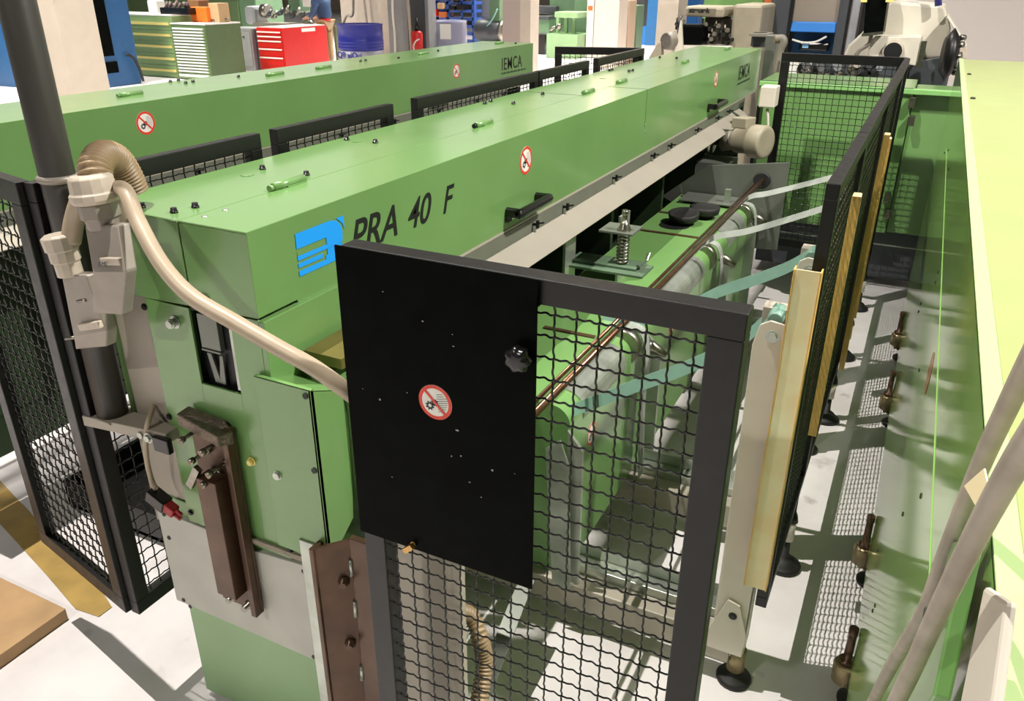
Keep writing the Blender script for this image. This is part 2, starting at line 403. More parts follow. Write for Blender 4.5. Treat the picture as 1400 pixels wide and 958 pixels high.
# lid fittings
def top_bolts(t, pts, z=1.45):
    for px, py in pts:
        c = P(px, py, 'z', z); s = MB().lathe(c-Vector((0, 0, .001)), (0, 0, 1), [(0, .0085), (.004, .0085), (.0041, .007), (.011, .0065)], 12)
        s.build('cover_bolt', PLASTIC, t)
top_bolts(fixed, ((194, 283), (238, 290), (267, 283), (359, 231), (419, 239), (474, 191), (513, 195), (663, 142), (671, 139), (702, 142), (742, 129), (833, 97), (837, 96), (860, 98), (865, 97), (902, 79), (925, 80)))
top_bolts(fixedL, ((233, 112), (244, 110), (254, 114), (264, 112), (326, 105), (493, 84), (500, 83), (599, 70), (545, 80), (705, 60)))
def hinge(t, px, py, r=.0095, L=.055, x=None, black=False):
    c = P(px, py, 'z', 1.45); 
    if x: c.x = x
    s = MB().cyl(c+Vector((0, -L, r*.7)), c+Vector((0, L, r*.7)), r, 14)
    s.box(c.x-.012, c.x+.014, c.y-L*.3, c.y+L*.9, 1.449, 1.4525)
    h = s.build('hinge', GREEN, t)
    MB().cyl(c+Vector((0, -L-.012, r*.7)), c+Vector((0, -L, r*.7)), r*.8, 10).build('hinge_pin', PLASTIC if black else GREEN, h)
for q, k in (((384, 252), 0), ((658, 171), 1), ((807, 127), 0), ((854, 113), 0), ((938, 86), 0), ((993, 68), 0)): hinge(lid, *q, x=-1.321, black=bool(k))
for q in ((162, 129), (380, 103), (452, 94), (590, 75), (689, 60)): hinge(lidL, *q, x=-2.967)
pl = MB()
for q in ((338, 239), (488, 193), (756, 118), (824, 107)):
    c = P(*q, 'z', 1.45); pl.lathe(c-Vector((0, 0, .001)), (0, 0, 1), [(0, .016), (.0016, .016), (.002, .014)], 20)
pl.build('flush_plug', GREEN, fixed)
sc = MB()
for q in ((308, 287), (280, 296)):
    c = P(*q, 'z', 1.45); sc.lathe(c-Vector((0, 0, .001)), (0, 0, 1), [(0, .007), (.002, .007), (.003, .004)], 14)
sc.build('lid_screw', ZINC, lid)
def handle(t, ya, yb, x0, z):
    h = smoothpath([(x0, ya, z), (x0+.038, ya, z), (x0+.048, ya+.012, z), (x0+.048, yb-.012, z), (x0+.038, yb, z), (x0, yb, z)], 5)
    s = MB().tube(h, .0165, 8)
    for y in (ya, yb): s.obox((x0+.006, y, z-.012), (1, 0, 0), (0, 1, 0), (0, 0, 1), .006, .013, .018)
    s.build('handle', PLASTIC, t, .001)
handle(lid, 2.24, 2.46, -1.134, 1.222); handle(lid, 4.82, 5.06, -1.134, 1.228)
handle(lidL, 1.95, 2.12, -2.78, 1.205); handle(lidL, 4.4, 4.6, -2.78, 1.21)
# seams in the side
def seam(t, x, y, z0, z1): MB().box(x, x+.0006, y-.0015, y+.0015, z0, z1).build('joint', SEAM, t)
seam(lid, -1.134, 3.632, 1.285, 1.4505)
MB().box(-1.319, -1.134, 3.6305, 3.6335, 1.45, 1.4506).build('top_joint', SEAM, lid)
MB().box(-1.60, -1.32, 3.3, 3.303, 1.4488, 1.4496).build('top_joint', SEAM, fixed)
rv = MB()
for y, z in ((3.638, 1.292), (3.64, 1.262)): rv.lathe((-1.134, y, z), (1, 0, 0), [(0, .006), (.002, .006), (.003, .003)], 10)
rv.build('rivet', ZINC, lid)
# lettering and logo
YZ = lambda x, y, z: frameM((x+.0008, y, z), (0, 1, 0), (0, 0, 1))
text_mesh('PRA', .112, YZ(-1.134, 1.430, 1.312), BLACKP, lid, sx=.98, shear=.36, bold=.001)
text_mesh('40', .108, YZ(-1.134, 1.670, 1.310), BLACKP, lid, sx=1.0, shear=.34, bold=.001)
text_mesh('F', .104, YZ(-1.134, 1.845, 1.310), BLACKP, lid, sx=.95, shear=.36, bold=.001)
text_mesh('IEMCA', .125, YZ(-1.134, 5.57, 1.298), BLACKP, lid, sx=.90, bold=.0006, space=1.12)
text_mesh('IEMCA', .118, YZ(-2.78, 5.40, 1.297), BLACKP, lidL, sx=.90, bold=.0006, space=1.12)
for t, x, y in ((lid, -1.134, 5.57), (lidL, -2.78, 5.40)):
    s = MB()
    for k in range(14): s.box(x, x+.0008, y+k*.029, y+k*.029+.018+.006*(k % 2), 1.268, 1.280)
    s.build('small_print', SEAM, t)
# blue stylised D / arrow
lg = MB(); X = -1.1332
def q(pts): lg.prism([(X, a, b) for a, b in pts], (.0008, 0, 0))
q([(1.254, 1.411), (1.37, 1.411), (1.392, 1.406), (1.404, 1.394), (1.410, 1.376), (1.408, 1.36), (1.404, 1.352), (1.352, 1.352), (1.352, 1.378), (1.254, 1.378)])
q([(1.254, 1.372), (1.254, 1.362), (1.352, 1.362), (1.352, 1.352), (1.404, 1.352), (1.398, 1.342), (1.385, 1.335), (1.352, 1.335), (1.352, 1.346), (1.254, 1.346), (1.254, 1.352), (1.30, 1.352)][:1]+[(1.254, 1.362), (1.352, 1.362), (1.352, 1.352), (1.254, 1.352)])
q([(1.254, 1.346), (1.254, 1.336), (1.335, 1.336), (1.335, 1.346)])
q([(1.254, 1.329), (1.254, 1.317), (1.40, 1.317), (1.404, 1.329)])
q([(1.345, 1.329), (1.404, 1.329), (1.407, 1.345), (1.404, 1.3525), (1.352, 1.3525), (1.352, 1.338), (1.345, 1.338)])
q([(1.392, 1.411), (1.418, 1.411), (1.418, 1.38), (1.412, 1.395)])
lg.build('blue_logo', BLUEP, lid)
for t, x, y, z in ((lid, -1.134, 2.376, 1.361), (lid, -1.134, 4.951, 1.367), (lidL, -2.78, 2.292, 1.368), (lidL, -2.78, 4.761, 1.349)):
    sign(t, (x, y, z), (0, 1, 0), (0, 0, 1), .045)

# ---- front end of the main feeder
yF = 1.12
cab = MB()   # lower cabinet carcass
cab.box(-1.55, -1.085, 1.13, 1.60, .02, .70)
cab.build('lower_cabinet', GREENL, main, .003)
MB().box(-1.61, -1.455, 1.135, 1.16, .60, 1.43).build('side_plate', WARMGREY, main, .002)
MB().box(-1.455, -1.135, 1.16, 1.45, .70, 1.255).build('front_housing', GREEN, main, .002)
# green front plate with slot
fp = MB()
z1, z0 = 1.256, .655
X0, X1, SL, SR, ST, SB = -1.465, -1.136, -1.332, -1.215, 1.262, 1.075
for x_a, x_b, za, zb in ((X0, SL, z0, z1), (SR, X1, z0, z1+.008), (SL, SR, z0, SB)): fp.box(x_a, x_b, yF, yF+.006, za, zb)
fp.build('front_plate', GREEN, main, .001)
MB().box(X1-.004, X1+.014, yF+.001, 1.47, 1.0, 1.262).build('housing_side', GREEN, main, .002)
MB().box(SL-.01, SR+.01, yF+.022, yF+.03, SB-.01, ST+.03).build('slot_back', BLACKP, main)
inn = MB(); inn.box(-1.318, -1.262, yF+.006, yF+.02, 1.165, 1.245); inn.box(-1.318, -1.262, yF+.004, yF+.018, 1.158, 1.163); inn.build('slider', SHEET, main, .001)
MB().prism([(-1.312, yF+.012, 1.15), (-1.30, yF+.012, 1.15), (-1.285, yF+.012, 1.09), (-1.275, yF+.012, 1.15), (-1.266, yF+.012, 1.15), (-1.27, yF+.012, 1.08), (-1.30, yF+.012, 1.08)], (0, .004, 0)).build('slider_fork', SHEET, main)
MB().box(-1.228, -1.219, yF+.006, yF+.012, 1.08, 1.225).build('slot_rail', ZINC, main)
MB().box(-1.325, -1.268, yF-.006, yF+.002, 1.292, 1.297).build('slot_lip', ZINC, main)
MB().box(-1.322, -1.262, yF-.0015, yF-.0005, 1.255, 1.293).build('slot_mouth', BLACKP, main)
# projecting cover box, right of the front plate
cv = MB(); cv.prism([(-1.005, 1.105, 1.142), (-1.005, 1.105, .70), (-1.155, 1.105, .70), (-1.155, 1.105, 1.142)], (0, .01, 0))
cv.prism([(-1.005, 1.105, 1.142), (-1.005, 1.20, 1.10), (-1.005, 1.215, 1.03), (-1.005, 1.21, .86), (-1.005, 1.20, .765), (-1.005, 1.105, .70)], (-.006, 0, 0))
cv.prism([(-1.155, 1.105, 1.142), (-1.005, 1.105, 1.142), (-1.005, 1.20, 1.10), (-1.155, 1.20, 1.11)], (0, 0, -.004))
cv.build('cover_box', GREEN, main, .001)
inr = MB(); inr.box(-1.13, -.985, 1.215, 1.5, .70, 1.12); inr.build('inner_body', GREEN, main)
mu = MB(); mu.obox((-1.055, 1.30, 1.155), (0, 1, 0), (1, 0, 0), (0, 0, 1), .09, .05, .012); mu.build('loading_mouth', mat('stained_brass_plate', (122, 112, 60), .4, metal=.4, var=.2), main)
# screws on the front
scw = []
def front_bolt(px, py, r=.009, h=.016, m=ZINC, y=yF, name='bolt', parent=None):
    c = P(px, py, 'y', y); s = MB(); s.cyl(c, c-Vector((0, .003, 0)), r*1.35, 18); s.cyl(c, c-Vector((0, h, 0)), r*.8, 12); s.cyl(c-Vector((0, h*.45, 0)), c-Vector((0, h*.75, 0)), r*1.0, 12)
    s.build(name, m, parent or main)
front_bolt(240, 440, .011, .02); front_bolt(386, 645, .011, .022); front_bolt(266, 571, .010, .012)
front_bolt(345, 630, .008, .012, YELP, name='plastic_plug')
for q_ in ((418, 541), (430, 643), (441, 765-8)): front_bolt(*q_, r=.005, h=.002, m=BLACKP, y=1.105, name='socket_screw')
for q_ in ((198, 419), (232, 569), (261, 700), (398, 752)): front_bolt(*q_, r=.006, h=.006, m=PLASTIC, name='socket_screw')
# pale grey plate, low on the front
gp = MB(); gp.prism([(-1.578, yF-.002, .652), (-1.36, yF-.002, .648), (-1.33, yF-.002, .632), (-1.06, yF-.002, .655), (-1.045, yF-.002, .665), (-1.045, yF-.002, .40), (-1.09, yF-.002, .352), (-1.578, yF-.002, .352)], (0, .02, 0))
g_ = gp.build('grey_base_plate', GREYPL, main, .002)
hb = MB()
for q_ in ((224, 703), (231, 735), (251, 820), (260, 829), (405, 762), (415, 781), (429, 898), (441, 903)):
    c = P(*q_, 'y', yF-.003); hb.cyl(c, c-Vector((0, .0012, 0)), .006, 14)
hb.build('bolt_hole', BLACKP, g_)
MB().box(-1.30, -1.06, 1.112, 1.119, .668, .682).build('concrete_lip', mat('cement_residue', (150, 140, 124), .8, bump=.8, bscale=90), main)
# galvanised corner post and brown angle
MB().box(-1.085, -1.03, 1.10, 1.125, .0, .745).build('corner_strip', ZINC, main, .002)
an = MB(); an.prism([(-1.028, 1.07, .758), (-.955, 1.125, .775), (-.955, 1.13, .775), (-1.028, 1.08, .758)], (0, 0, -.76)); an.box(-1.03, -1.018, 1.07, 1.13, 0, .76)
an.box(-.957, -.90, 1.12, 1.135, 0, .78)
ba = an.build('brown_angle', BROWN, main, .002)
for z in (.66, .475): MB().lathe((-.975, 1.112, z), (.5, -1, 0), [(0, .013), (.006, .014), (.008, .009), (.02, .008)], 12).build('angle_bolt', BROWN, ba)
wb = MB()
for z in (.72, .60, .40): wb.tube([(-.957, 1.12, z), (-.958, 1.119, z-.045)], .005, 6)
for z in (.68, .52, .34): wb.tube([(-1.03, 1.098, z), (-1.031, 1.098, z-.06)], .005, 6)
wb.build('weld_bead', ZINC, ba)
# brown channel bracket with worn clamp head and screws
t = main
ch = MB(); y0 = yF-.006
ch.box(-1.375, -1.245, y0-.010, y0, .455, .99)
ch.box(-1.262, -1.245, y0-.028, y0-.010, .455, .99)
hb2 = ch.build('channel_bracket', BROWN, t, .002)
MB().box(-1.335, -1.275, y0-.055, y0-.012, .52, .86).build('bracket_bar', BROWN, hb2, .002)
hd = MB(); hd.prism([(-1.39, y0-.03, 1.0), (-1.25, y0-.05, .99), (-1.235, y0-.015, .985), (-1.27, y0, 1.0), (-1.38, y0, 1.01)], (0, 0, -.03)); hd.build('clamp_head', mat('scarred_steel', (120, 108, 96), .45, metal=.7, var=.3, vscale=60, bump=.9, bscale=120), hb2, .003)
for (sx, sz) in ((-1.345, .965), (-1.285, .95), (-1.325, .915), (-1.275, .895), (-1.30, .86)):
    a = Vector((sx, y0-.008, sz)); e = a+Vector((-.006, -.058, -.008)); s = MB().cyl(a, e, .0048, 10); s.cyl(a+(e-a)*.78, e, .0078, 12); s.cyl(a+(e-a)*.05, a+(e-a)*.2, .009, 6); s.build('clamp_screw', STEEL, hb2)
s = MB(); s.obox((-1.345, y0-.05, .855), (1, 0, 1.6), (0, 1, 0), (-1.6, 0, 1), .035, .006, .009); s.build('strap_end', STEEL, hb2)
for (sx, sz) in ((-1.335, .475), (-1.285, .468), (-1.30, .565)):
    s = MB(); s.lathe((sx, y0-.008, sz), (0, -1, 0), [(0, .013), (.004, .013), (.005, .009), (.022, .009)], 14); s.build('bracket_screw', STEEL, hb2)

# lower right sheet behind the gate, base frame
MB().box(-.90, -.685, 1.14, 1.16, 0, .80).build('side_sheet', WARMGREY, main, .002)
MB().box(-1.53, -.98, 1.17, 1.35, .02, .6).build('base_box', BLACKF, main)

# ================================================================ control post, connectors, hoses at the left front
t = thing('control_post', (-1.635, 1.10, 0), 'dark round upright post at the left front corner of the middle feeder', 'post')
MB().tube([(-1.635, 1.10, z) for z in (.93, 1.5, 3.2)], .036, 24).build('pole', mat('post_charcoal', (58, 56, 52), .4), t)
cl = MB(); cl.lathe((-1.635, 1.10, 1.50), (0, 0, 1), [(0, .037), (.004, .042), (.012, .042), (.016, .037)], 24)
cl.build('collar', CONN, t)
ar = MB(); ar.prism([(-1.69, 1.055, .905), (-1.44, 1.085, .905), (-1.44, 1.125, .905), (-1.69, 1.13, .905)], (0, 0, .028)); ar.box(-1.68, -1.60, 1.06, 1.14, .925, .932)
am = ar.build('foot_arm', WARMGREY, t, .002)
s = MB(); s.box(-1.475, -1.425, 1.072, 1.088, .885, .925); s.build('end_cap', PLASTIC, am, .003)
s = MB(); hexbolt(s, (-1.515, 1.079, .915), (0, -1, 0), .009, .008); hexbolt(s, (-1.488, 1.075, .915), (0, -1, 0), .009, .008); s.build('arm_bolt', ZINC, am)

def Q(px, py, y): return P(px, py, 'y', y)
def connector(name, rows, y, label, emb, depth=.028, tilt=.012):
    """metal connector hood hanging from its gland: rows = pixel outline front, top to bottom"""
    t = thing(name, Q(*rows[-1][0], y), label, 'connector')
    mb = MB(); prof = []
    for (l, r, dy) in rows[:0]: pass
    vs = []
    for (lp, rp, dy) in [(a, b, d) for a, b, d in rows]:
        A = Q(*lp, y+dy); Bq = Q(*rp, y+dy); vs += [A, Bq, Bq+Vector((0, depth, 0)), A+Vector((0, depth, 0))]
    f = [(0, 1, 2, 3), tuple(len(vs)-4+k for k in (3, 2, 1, 0))]
    for i in range(len(rows)-1):
        for k in range(4): f.append((i*4+k, i*4+(k+1) % 4, (i+1)*4+(k+1) % 4, (i+1)*4+k))
    mb.add(vs, f); mb.build('hood', CONN, t, .004)
    return t
cA = connector('cable_connector', [((115, 308), (162, 308), .0), ((126, 372), (172, 372), -.03), ((127, 428), (167, 431), -.02)], 1.02, 'grey metal cable connector hanging upright beside the feeder front, with corrugated hose', 0)
a = Q(131, 360, .985); b_ = Q(162, 361, .985)
e = MB().obox((a+b_)/2+Vector((0, .012, .002)), (b_-a), (0, 1, 0), (b_-a).cross(Vector((0, 1, 0))), (b_-a).length*.42, .006, .0075).build('name_plate', GLAND, cA, .002)
text_mesh('ILME', .014, frameM(Q(134, 364, .984), (b_-a), (0, .3, 1)), DARKG, e, sx=1.0, ext=.0003)
c0 = Q(142, 309, 1.04)
gl = MB(); gl.lathe(c0+Vector((0, 0, -.004)), (-.1, .0, 1), [(0, .031), (.02, .033), (.022, .039), (.052, .039)], 8, False); gl.build('gland_nut', CONN, cA, .002)
gl = MB(); gl.lathe(c0+Vector((-.005, 0, .048)), (-.1, .0, 1), [(0, .043), (.008, .048), (.02, .048), (.022, .044), (.05, .042), (.056, .036)], 14, False); gl.build('gland_cap', GLAND, cA, .002)
pin = MB()
for q1, q2 in (((106, 412), (118, 410)), ((168, 410), (177, 409))): pin.cyl(Q(*q1, 1.02), Q(*q2, 1.02), .0035, 8)
pin.build('locking_pin', STEEL, cA)
cB = connector('cable_connector', [((83, 375), (118, 376), .0), ((100, 460), (146, 452), 0), ((103, 478), (145, 474), .01)], 1.02, 'second grey cable connector, lower and further left, with raised name plate', 0)
a = Q(110, 447, 1.015); b_ = Q(138, 443, 1.015)
e = MB().obox((a+b_)/2, (b_-a), (0, 1, 0), (b_-a).cross(Vector((0, 1, 0))), (b_-a).length*.5, .006, .008).build('name_plate', GLAND, cB, .002)
g2 = MB(); c0 = Q(97, 376, 1.03); g2.lathe(c0, (-.12, 0, 1), [(0, .026), (.03, .026), (.031, .030), (.055, .030), (.056, .034), (.085, .036), (.09, .028)], 12, False); g2.build('gland_cap', GLAND, cB, .002)
pin = MB(); pin.cyl(Q(90, 463, 1.03), Q(103, 461, 1.03), .004, 8); pin.build('locking_pin', STEEL, cB)

def corrugated(pts, r, n=6, pitch=.008, amp=.1):
    pts = smoothpath(pts, 14); L = 0; out = [pts[0]]; R = [r]
    acc = 0; ds = pitch/4; k = 0
    for i in range(len(pts)-1):
        seg = (pts[i+1]-pts[i]).length; d = ds-acc
        while d < seg:
            out.append(pts[i].lerp(pts[i+1], d/seg)); k += 1; R.append(r*(1+amp*(1 if k % 4 in (1, 2) else -1))); d += ds
        acc = seg-(d-ds)
    return MB().tube(out, R, 16)
hp = [Q(137, 262, 1.05), Q(130, 232, 1.06), Q(140, 214, 1.10), Q(158, 218, 1.14), Q(172, 238, 1.16), Q(182, 262, 1.17)]
solo(corrugated(hp, .030), 'corrugated_hose', CORR, 'short arched tan corrugated hose rising out of the grey connector', 'hose')
hp = [Q(168, 300, 1.12), Q(158, 262, 1.09), Q(172, 262, 1.05), Q(190, 305, 1.02), Q(222, 362, .99), Q(262, 405, .98), Q(320, 440, .985), Q(380, 475, .99), Q(430, 503, 1.0), Q(482, 540, 1.03), Q(520, 565, 1.12)]
solo(MB().tube(smoothpath(hp, 10), .0155, 18), 'cable_hose', HOSE, 'smooth cream cable hose sweeping across the green front of the middle feeder', 'hose')
hp = [Q(128, 262, 1.10), Q(112, 272, 1.06), Q(102, 300, 1.05), Q(97, 330, 1.04)]
solo(MB().tube(smoothpath(hp, 8), .020, 16), 'cable_hose', HOSE, 'short cream hose dropping into the lower left connector', 'hose')
# thin cream cable with loose black and red plug
hp = [Q(210, 555, 1.13), Q(203, 575, 1.09), Q(199, 600, 1.08), Q(201, 630, 1.08), Q(207, 655, 1.08), Q(213, 668, 1.07)]
t = thing('loose_plug', Q(222, 690, 1.07), 'loose black plug with red contact block on a thin cream cable', 'plug')
MB().tube(smoothpath(hp, 8), .0065, 10).build('cable', HOSE, t)
c = Q(217, 682, 1.07); u = (Q(240, 700, 1.07)-Q(205, 672, 1.07)).normalized(); w = Vector((0, 1, 0)); v = u.cross(w)
MB().obox(c, u, w, v, .028, .016, .018).build('plug_body', PLASTIC, t, .003)
MB().obox(c+u*.04, u, w, v, .016, .012, .014).build('contact_block', REDD, t, .003)
s = MB(); 
for k in (-1, 1): s.cyl(c+u*.05+v*k*.008, c+u*.075+v*k*.008, .005, 10)
s.build('contact_pin', REDD, t)

# ================================================================ mesh gate in front
Yg = 1.0; GZ0 = .30
t = thing('mesh_gate', (-.48, Yg, GZ0), 'black framed wire mesh gate with a solid black plate, standing in the foreground', 'gate')
f = MB(); Z = Vector((0, 0, 1))
f.box(-.81, -.155, Yg, Yg+.04, 1.465, 1.505); f.box(-.81, -.155, Yg, Yg+.04, GZ0, GZ0+.045)
f.box(-.205, -.155, Yg, Yg+.04, GZ0+.045, 1.465); f.box(-.815, -.768, Yg, Yg+.04, GZ0+.045, 1.465)
f.build('frame', BLACKF, t, .002)
mesh_wire((-.768, Yg+.014, GZ0+.045), (1, 0, 0), .563, 1.465-GZ0-.045, .0362, .0018, 12, 6).build('wire_mesh', WIRE, t)
pp = MB(); pp.box(-.815, -.452, Yg-.010, Yg-.006, .938, 1.507)
pt = pp.build('cover_plate', BLACK, t, .0008)
sign(pt, (-.633, Yg-.0105, 1.263), (1, 0, -.0), (0, 0, 1), .032)
random.seed(11); s = MB()
for k in range(16):
    x_, z_ = random.uniform(-.79, -.48), random.uniform(.96, 1.48); w_ = random.uniform(.0006, .0018)
    s.box(x_-w_*random.choice((1, 3)), x_+w_, Yg-.0104, Yg-.0101, z_-w_, z_+w_)
s.build('paint_chips', mat('chip_white', (170, 170, 165), .6), pt)
s = MB(); kc = Vector((-.474, Yg-.010, 1.383)); n = 10
ring = []
kn = MB(); N_ = 40
prof = [(0, .012), (.006, .012), (.008, .0185), (.02, .0205), (.026, .017), (.028, .008)]
vs = []
for d, r in prof:
    for k in range(N_):
        rr = r*(1+.09*math.cos(7*2*math.pi*k/N_)*(1 if r > .015 else 0)); a_ = 2*math.pi*k/N_
        vs.append(kc+Vector((rr*math.cos(a_), -d, rr*math.sin(a_))))
fs = [(i*N_+k, i*N_+(k+1) % N_, (i+1)*N_+(k+1) % N_, (i+1)*N_+k) for i in range(len(prof)-1) for k in range(N_)]+[tuple((len(prof)-1)*N_+k for k in range(N_))]
kn.add(vs, fs, True); kn.build('star_knob', PLASTIC, pt)
s = MB(); s.obox((-.70, Yg-.016, .943), (1, 0, .9), (0, 1, 0), (-.9, 0, 1), .012, .006, .005); s.cyl((-.695, Yg-.012, .95), (-.695, Yg+.004, .95), .005, 10); s.build('wing_nut', mat('brass', (190, 150, 90), .35, metal=.8), pt)

# ================================================================ right hand mesh fence
XF = -.155
s1 = 2.57; s2 = 4.57
fence('mesh_fence', (XF+.008, 1.85), (XF+.008, s1-.003), .32, 1.5, 'tall black mesh panel beside the yellowed guard, nearest of the row on the right', 'right hand mesh fence', feet=(2.47-1.85,), bar=.034, seg=8)
fence('mesh_fence', (XF+.008, s1+.003), (XF+.008, s2-.003), .32, 1.5, 'long black mesh panel in the middle of the right hand row', 'right hand mesh fence', feet=(3.64-s1, 4.41-s1), bar=.034, seg=8, midpost=(1.0,))
fence('mesh_fence', (XF+.008, s2+.003), (XF+.008, 5.28), .32, 1.5, 'last black mesh panel of the right hand row, meeting the cross panel', 'right hand mesh fence', feet=(5.22-s2,), bar=.034, seg=3)
fence('mesh_fence', (-.835, 5.31), (-.145, 5.31), .32, 1.5, 'black mesh panel standing crossways in front of the green casing at the far end', 'mesh fence', bar=.05, seg=3)

# yellowed guard channels
def guard(y, z0, z1, x0, x1, d, label, amber=False):
    t = thing('edge_guard', ((x0+x1)/2, y, z0), label, 'guard', 'yellowed edge guards')
    s = MB(); s.box(x0, x1, y, y+.003, z0, z1); s.build('channel_face', YELLOW, t)
    s = MB(); s.box(x0-.003, x0, y-.004, y+d, z0, z1); s.box(x1, x1+.003, y-.004, y+d, z0, z1); s.build('channel_lip', AMBER, t)
guard(1.80, .42, 1.315, -.192, -.138, .03, 'wide yellowed plastic guard channel standing at the near end of the right hand mesh row')
def oguard(y, z0, z1, w, x, label):
    t = thing('edge_guard', (x, y, z0), label, 'guard', 'yellowed edge guards')
    s = MB(); s.box(x, x+.022, y, y+w, z0, z1); s.build('channel_face', YELLOW, t, .003)
    s = MB(); s.box(x+.0, x+.024, y-.003, y, z0, z1); s.build('channel_lip', AMBER, t)
oguard(2.26, .66, 1.385, .05, -.130, 'narrow amber guard strip on the outer side of the nearest right hand mesh panel')
oguard(3.58, .30, 1.34, .06, -.130, 'thin yellowed guard strip on the long right hand mesh panel')
oguard(3.86, .45, 1.28, .06, -.130, 'farther thin yellowed guard strip, paired with another on the long right hand panel')

# ================================================================ left row of mesh panels
XL = -1.68
L1 = [(1.06, 1.749, 'nearest black mesh panel between the two feeders, beside the cable connectors'), (1.816, 2.411, 'second black mesh panel between the two feeders'), (2.564, 3.618, 'long third black mesh panel between the two feeders'), (3.63, 4.272, 'fourth black mesh panel between the feeders, slightly lower than its far neighbour'), (4.40, 5.217, 'farthest black mesh panel between the feeders, meeting a cross panel')]
for a, b, l in L1: fence('mesh_fence', (XL, a), (XL, b), .31, 1.5, l, 'mesh panels between the feeders', bar=.042, seg=4, feet=(b-a-.03,))
fence('mesh_fence', (-2.19, 1.16), (-1.70, 1.062), .31, 1.5, 'black mesh panel turned outwards at the left front corner', 'mesh panels between the feeders', bar=.05, seg=10)
fence('mesh_fence', (-2.215, 5.06), (-1.70, 5.235), .31, 1.5, 'black mesh panel standing crossways behind the far end of the left feeder', 'mesh panels between the feeders', bar=.045, seg=3, feet=(.03,))

# ================================================================ bar magazine between feeder and right fence
ym0, ym1 = 1.88, 4.50
mg = thing('bar_magazine', (-.95, 2.9, 0), 'low green bar magazine with rounded edge and grey sleeves beside the middle feeder', 'bar magazine')
XR = -.745; ZTm = .78; rr = .06
prof = [(-1.16, .70), (-1.16, ZTm), (XR-rr, ZTm)]+[(XR-rr+rr*math.sin(a*math.pi/16), ZTm-rr+rr*math.cos(a*math.pi/16)) for a in range(1, 9)]+[(XR, .19), (XR-.03, .16), (-.84, .10), (-1.10, .10)]
s = MB().prism([(x, ym0, z) for x, z in prof], (0, ym1-ym0, 0)); s.build('body', GREEN, mg)
for (q1, q2) in (((745, 447), (812, 463)), ((870, 315), (955, 325)), ((902, 290), (915, 292)), ((930, 269), (1005, 276)), ((956, 251), (1012, 258))):
    a = P(*q1, 'z', ZTm); b = P(*q2, 'z', ZTm); yy = (a.y+b.y)/2
    MB().box(max(-1.155, a.x), min(b.x, -.80), yy-.009, yy+.009, ZTm, ZTm+.006).build('cross_strip', BROWN, mg)
for ya, yb in ((1.98, 2.50), (2.88, 3.62), (3.86, 4.40)):
    pts = [(XR-rr+(rr+.005)*math.sin(a*math.pi/16), ZTm-rr+(rr+.005)*math.cos(a*math.pi/16)) for a in range(-2, 11)]
    ins = [(XR-rr+(rr-.001)*math.sin(a*math.pi/16), ZTm-rr+(rr-.001)*math.cos(a*math.pi/16)) for a in range(-2, 11)][::-1]
    MB().prism([(x, ya, z) for x, z in pts+ins], (0, (yb-ya)*.72, 0)).build('edge_sleeve', ZINC, mg)
    s = MB(); s.lathe((XR-rr+.02, ya+(yb-ya)*.86, ZTm-rr+.02), (0, 1, 0), [(0, .062), (.02, .066), (.04, .062)], 20); s.build('clamp_ring', STEEL, mg)
    y2 = ya+(yb-ya)*.95
    lp = smoothpath([(XR-.05, y2+.03, ZTm+.02), (XR+.01, y2+.03, ZTm-.0), (XR+.035, y2+.03, ZTm-.10), (XR+.03, y2+.03, .5), (XR+.045, y2+.03, .20)], 6)
    s = MB()
    for i in range(len(lp)-1): s.obox((lp[i]+lp[i+1])/2, lp[i+1]-lp[i], (0, 1, 0), (lp[i+1]-lp[i]).cross(Vector((0, 1, 0))), (lp[i+1]-lp[i]).length*.55, .028, .002)
    s.build('hanging_strap', BELTG, mg)
    s = MB(); s.lathe((XR+.015, y2+.07, ZTm-.06), (1, .2, -.5), [(0, .02), (.02, .024), (.05, .018), (.08, .01)], 12); s.build('strap_clamp', STEEL, mg)
for y in (1.86, 2.62, 3.72, 4.36): MB().prism([(XR+.0, y, .15), (XR+.055, y, .15), (XR+.05, y, .66), (XR+.0, y, .72)], (0, .012, 0)).build('side_gusset', ZINC, mg, .001)
sign(mg, (XR+.0005, 2.06, .605), (0, 1, 0), (0, 0, 1), .040); sign(mg, (XR+.0005, 2.93, .645), (0, 1, 0), (0, 0, 1), .040)
for i, y in enumerate((1.86, 2.50, 4.05)):
    MB().box(-1.3, -.21, y-.01, y+.05, .08, .175).build('cross_beam', WARMGREY, mg, .004)
    s = MB(); s.box(-1.1, -.22, y+.055, y+.115, .17, .205); s.box(-1.1, -.22, y+.11, y+.116, .205, .25); s.build('galvanised_rail', ZINC, mg, .002)
    s = MB(); c = Vector((-.31, y-.01, .135)); s.cyl(c, c-Vector((0, .002, 0)), .008, 12); s.build('beam_hole', BLACKP, mg)
# grey end plate with the round bar guide
ye = 4.52
def E_(px, py): return P(px, py, 'y', ye)
s = MB().prism([E_(905, 268), E_(968, 226), E_(1080, 222), E_(1062, 342), E_(1018, 338)], (0, .008, 0)); ep = s.build('end_plate', SHEET, mg, .001)
c = E_(1042, 246); MB().lathe(c-Vector((0, .02, 0)), (0, 1, 0), [(0, .040), (.004, .045), (.02, .045)], 20).build('bar_guide', RUBBER, ep)
s = MB(); s.box(-1.12, -.80, 4.30, 4.50, .795, .80); s.build('cover_flap', SHEET, mg)
s = MB(); s.box(-.885, -.855, 4.35, 4.38, .78, .87); s.build('flap_post', ZINC, mg)
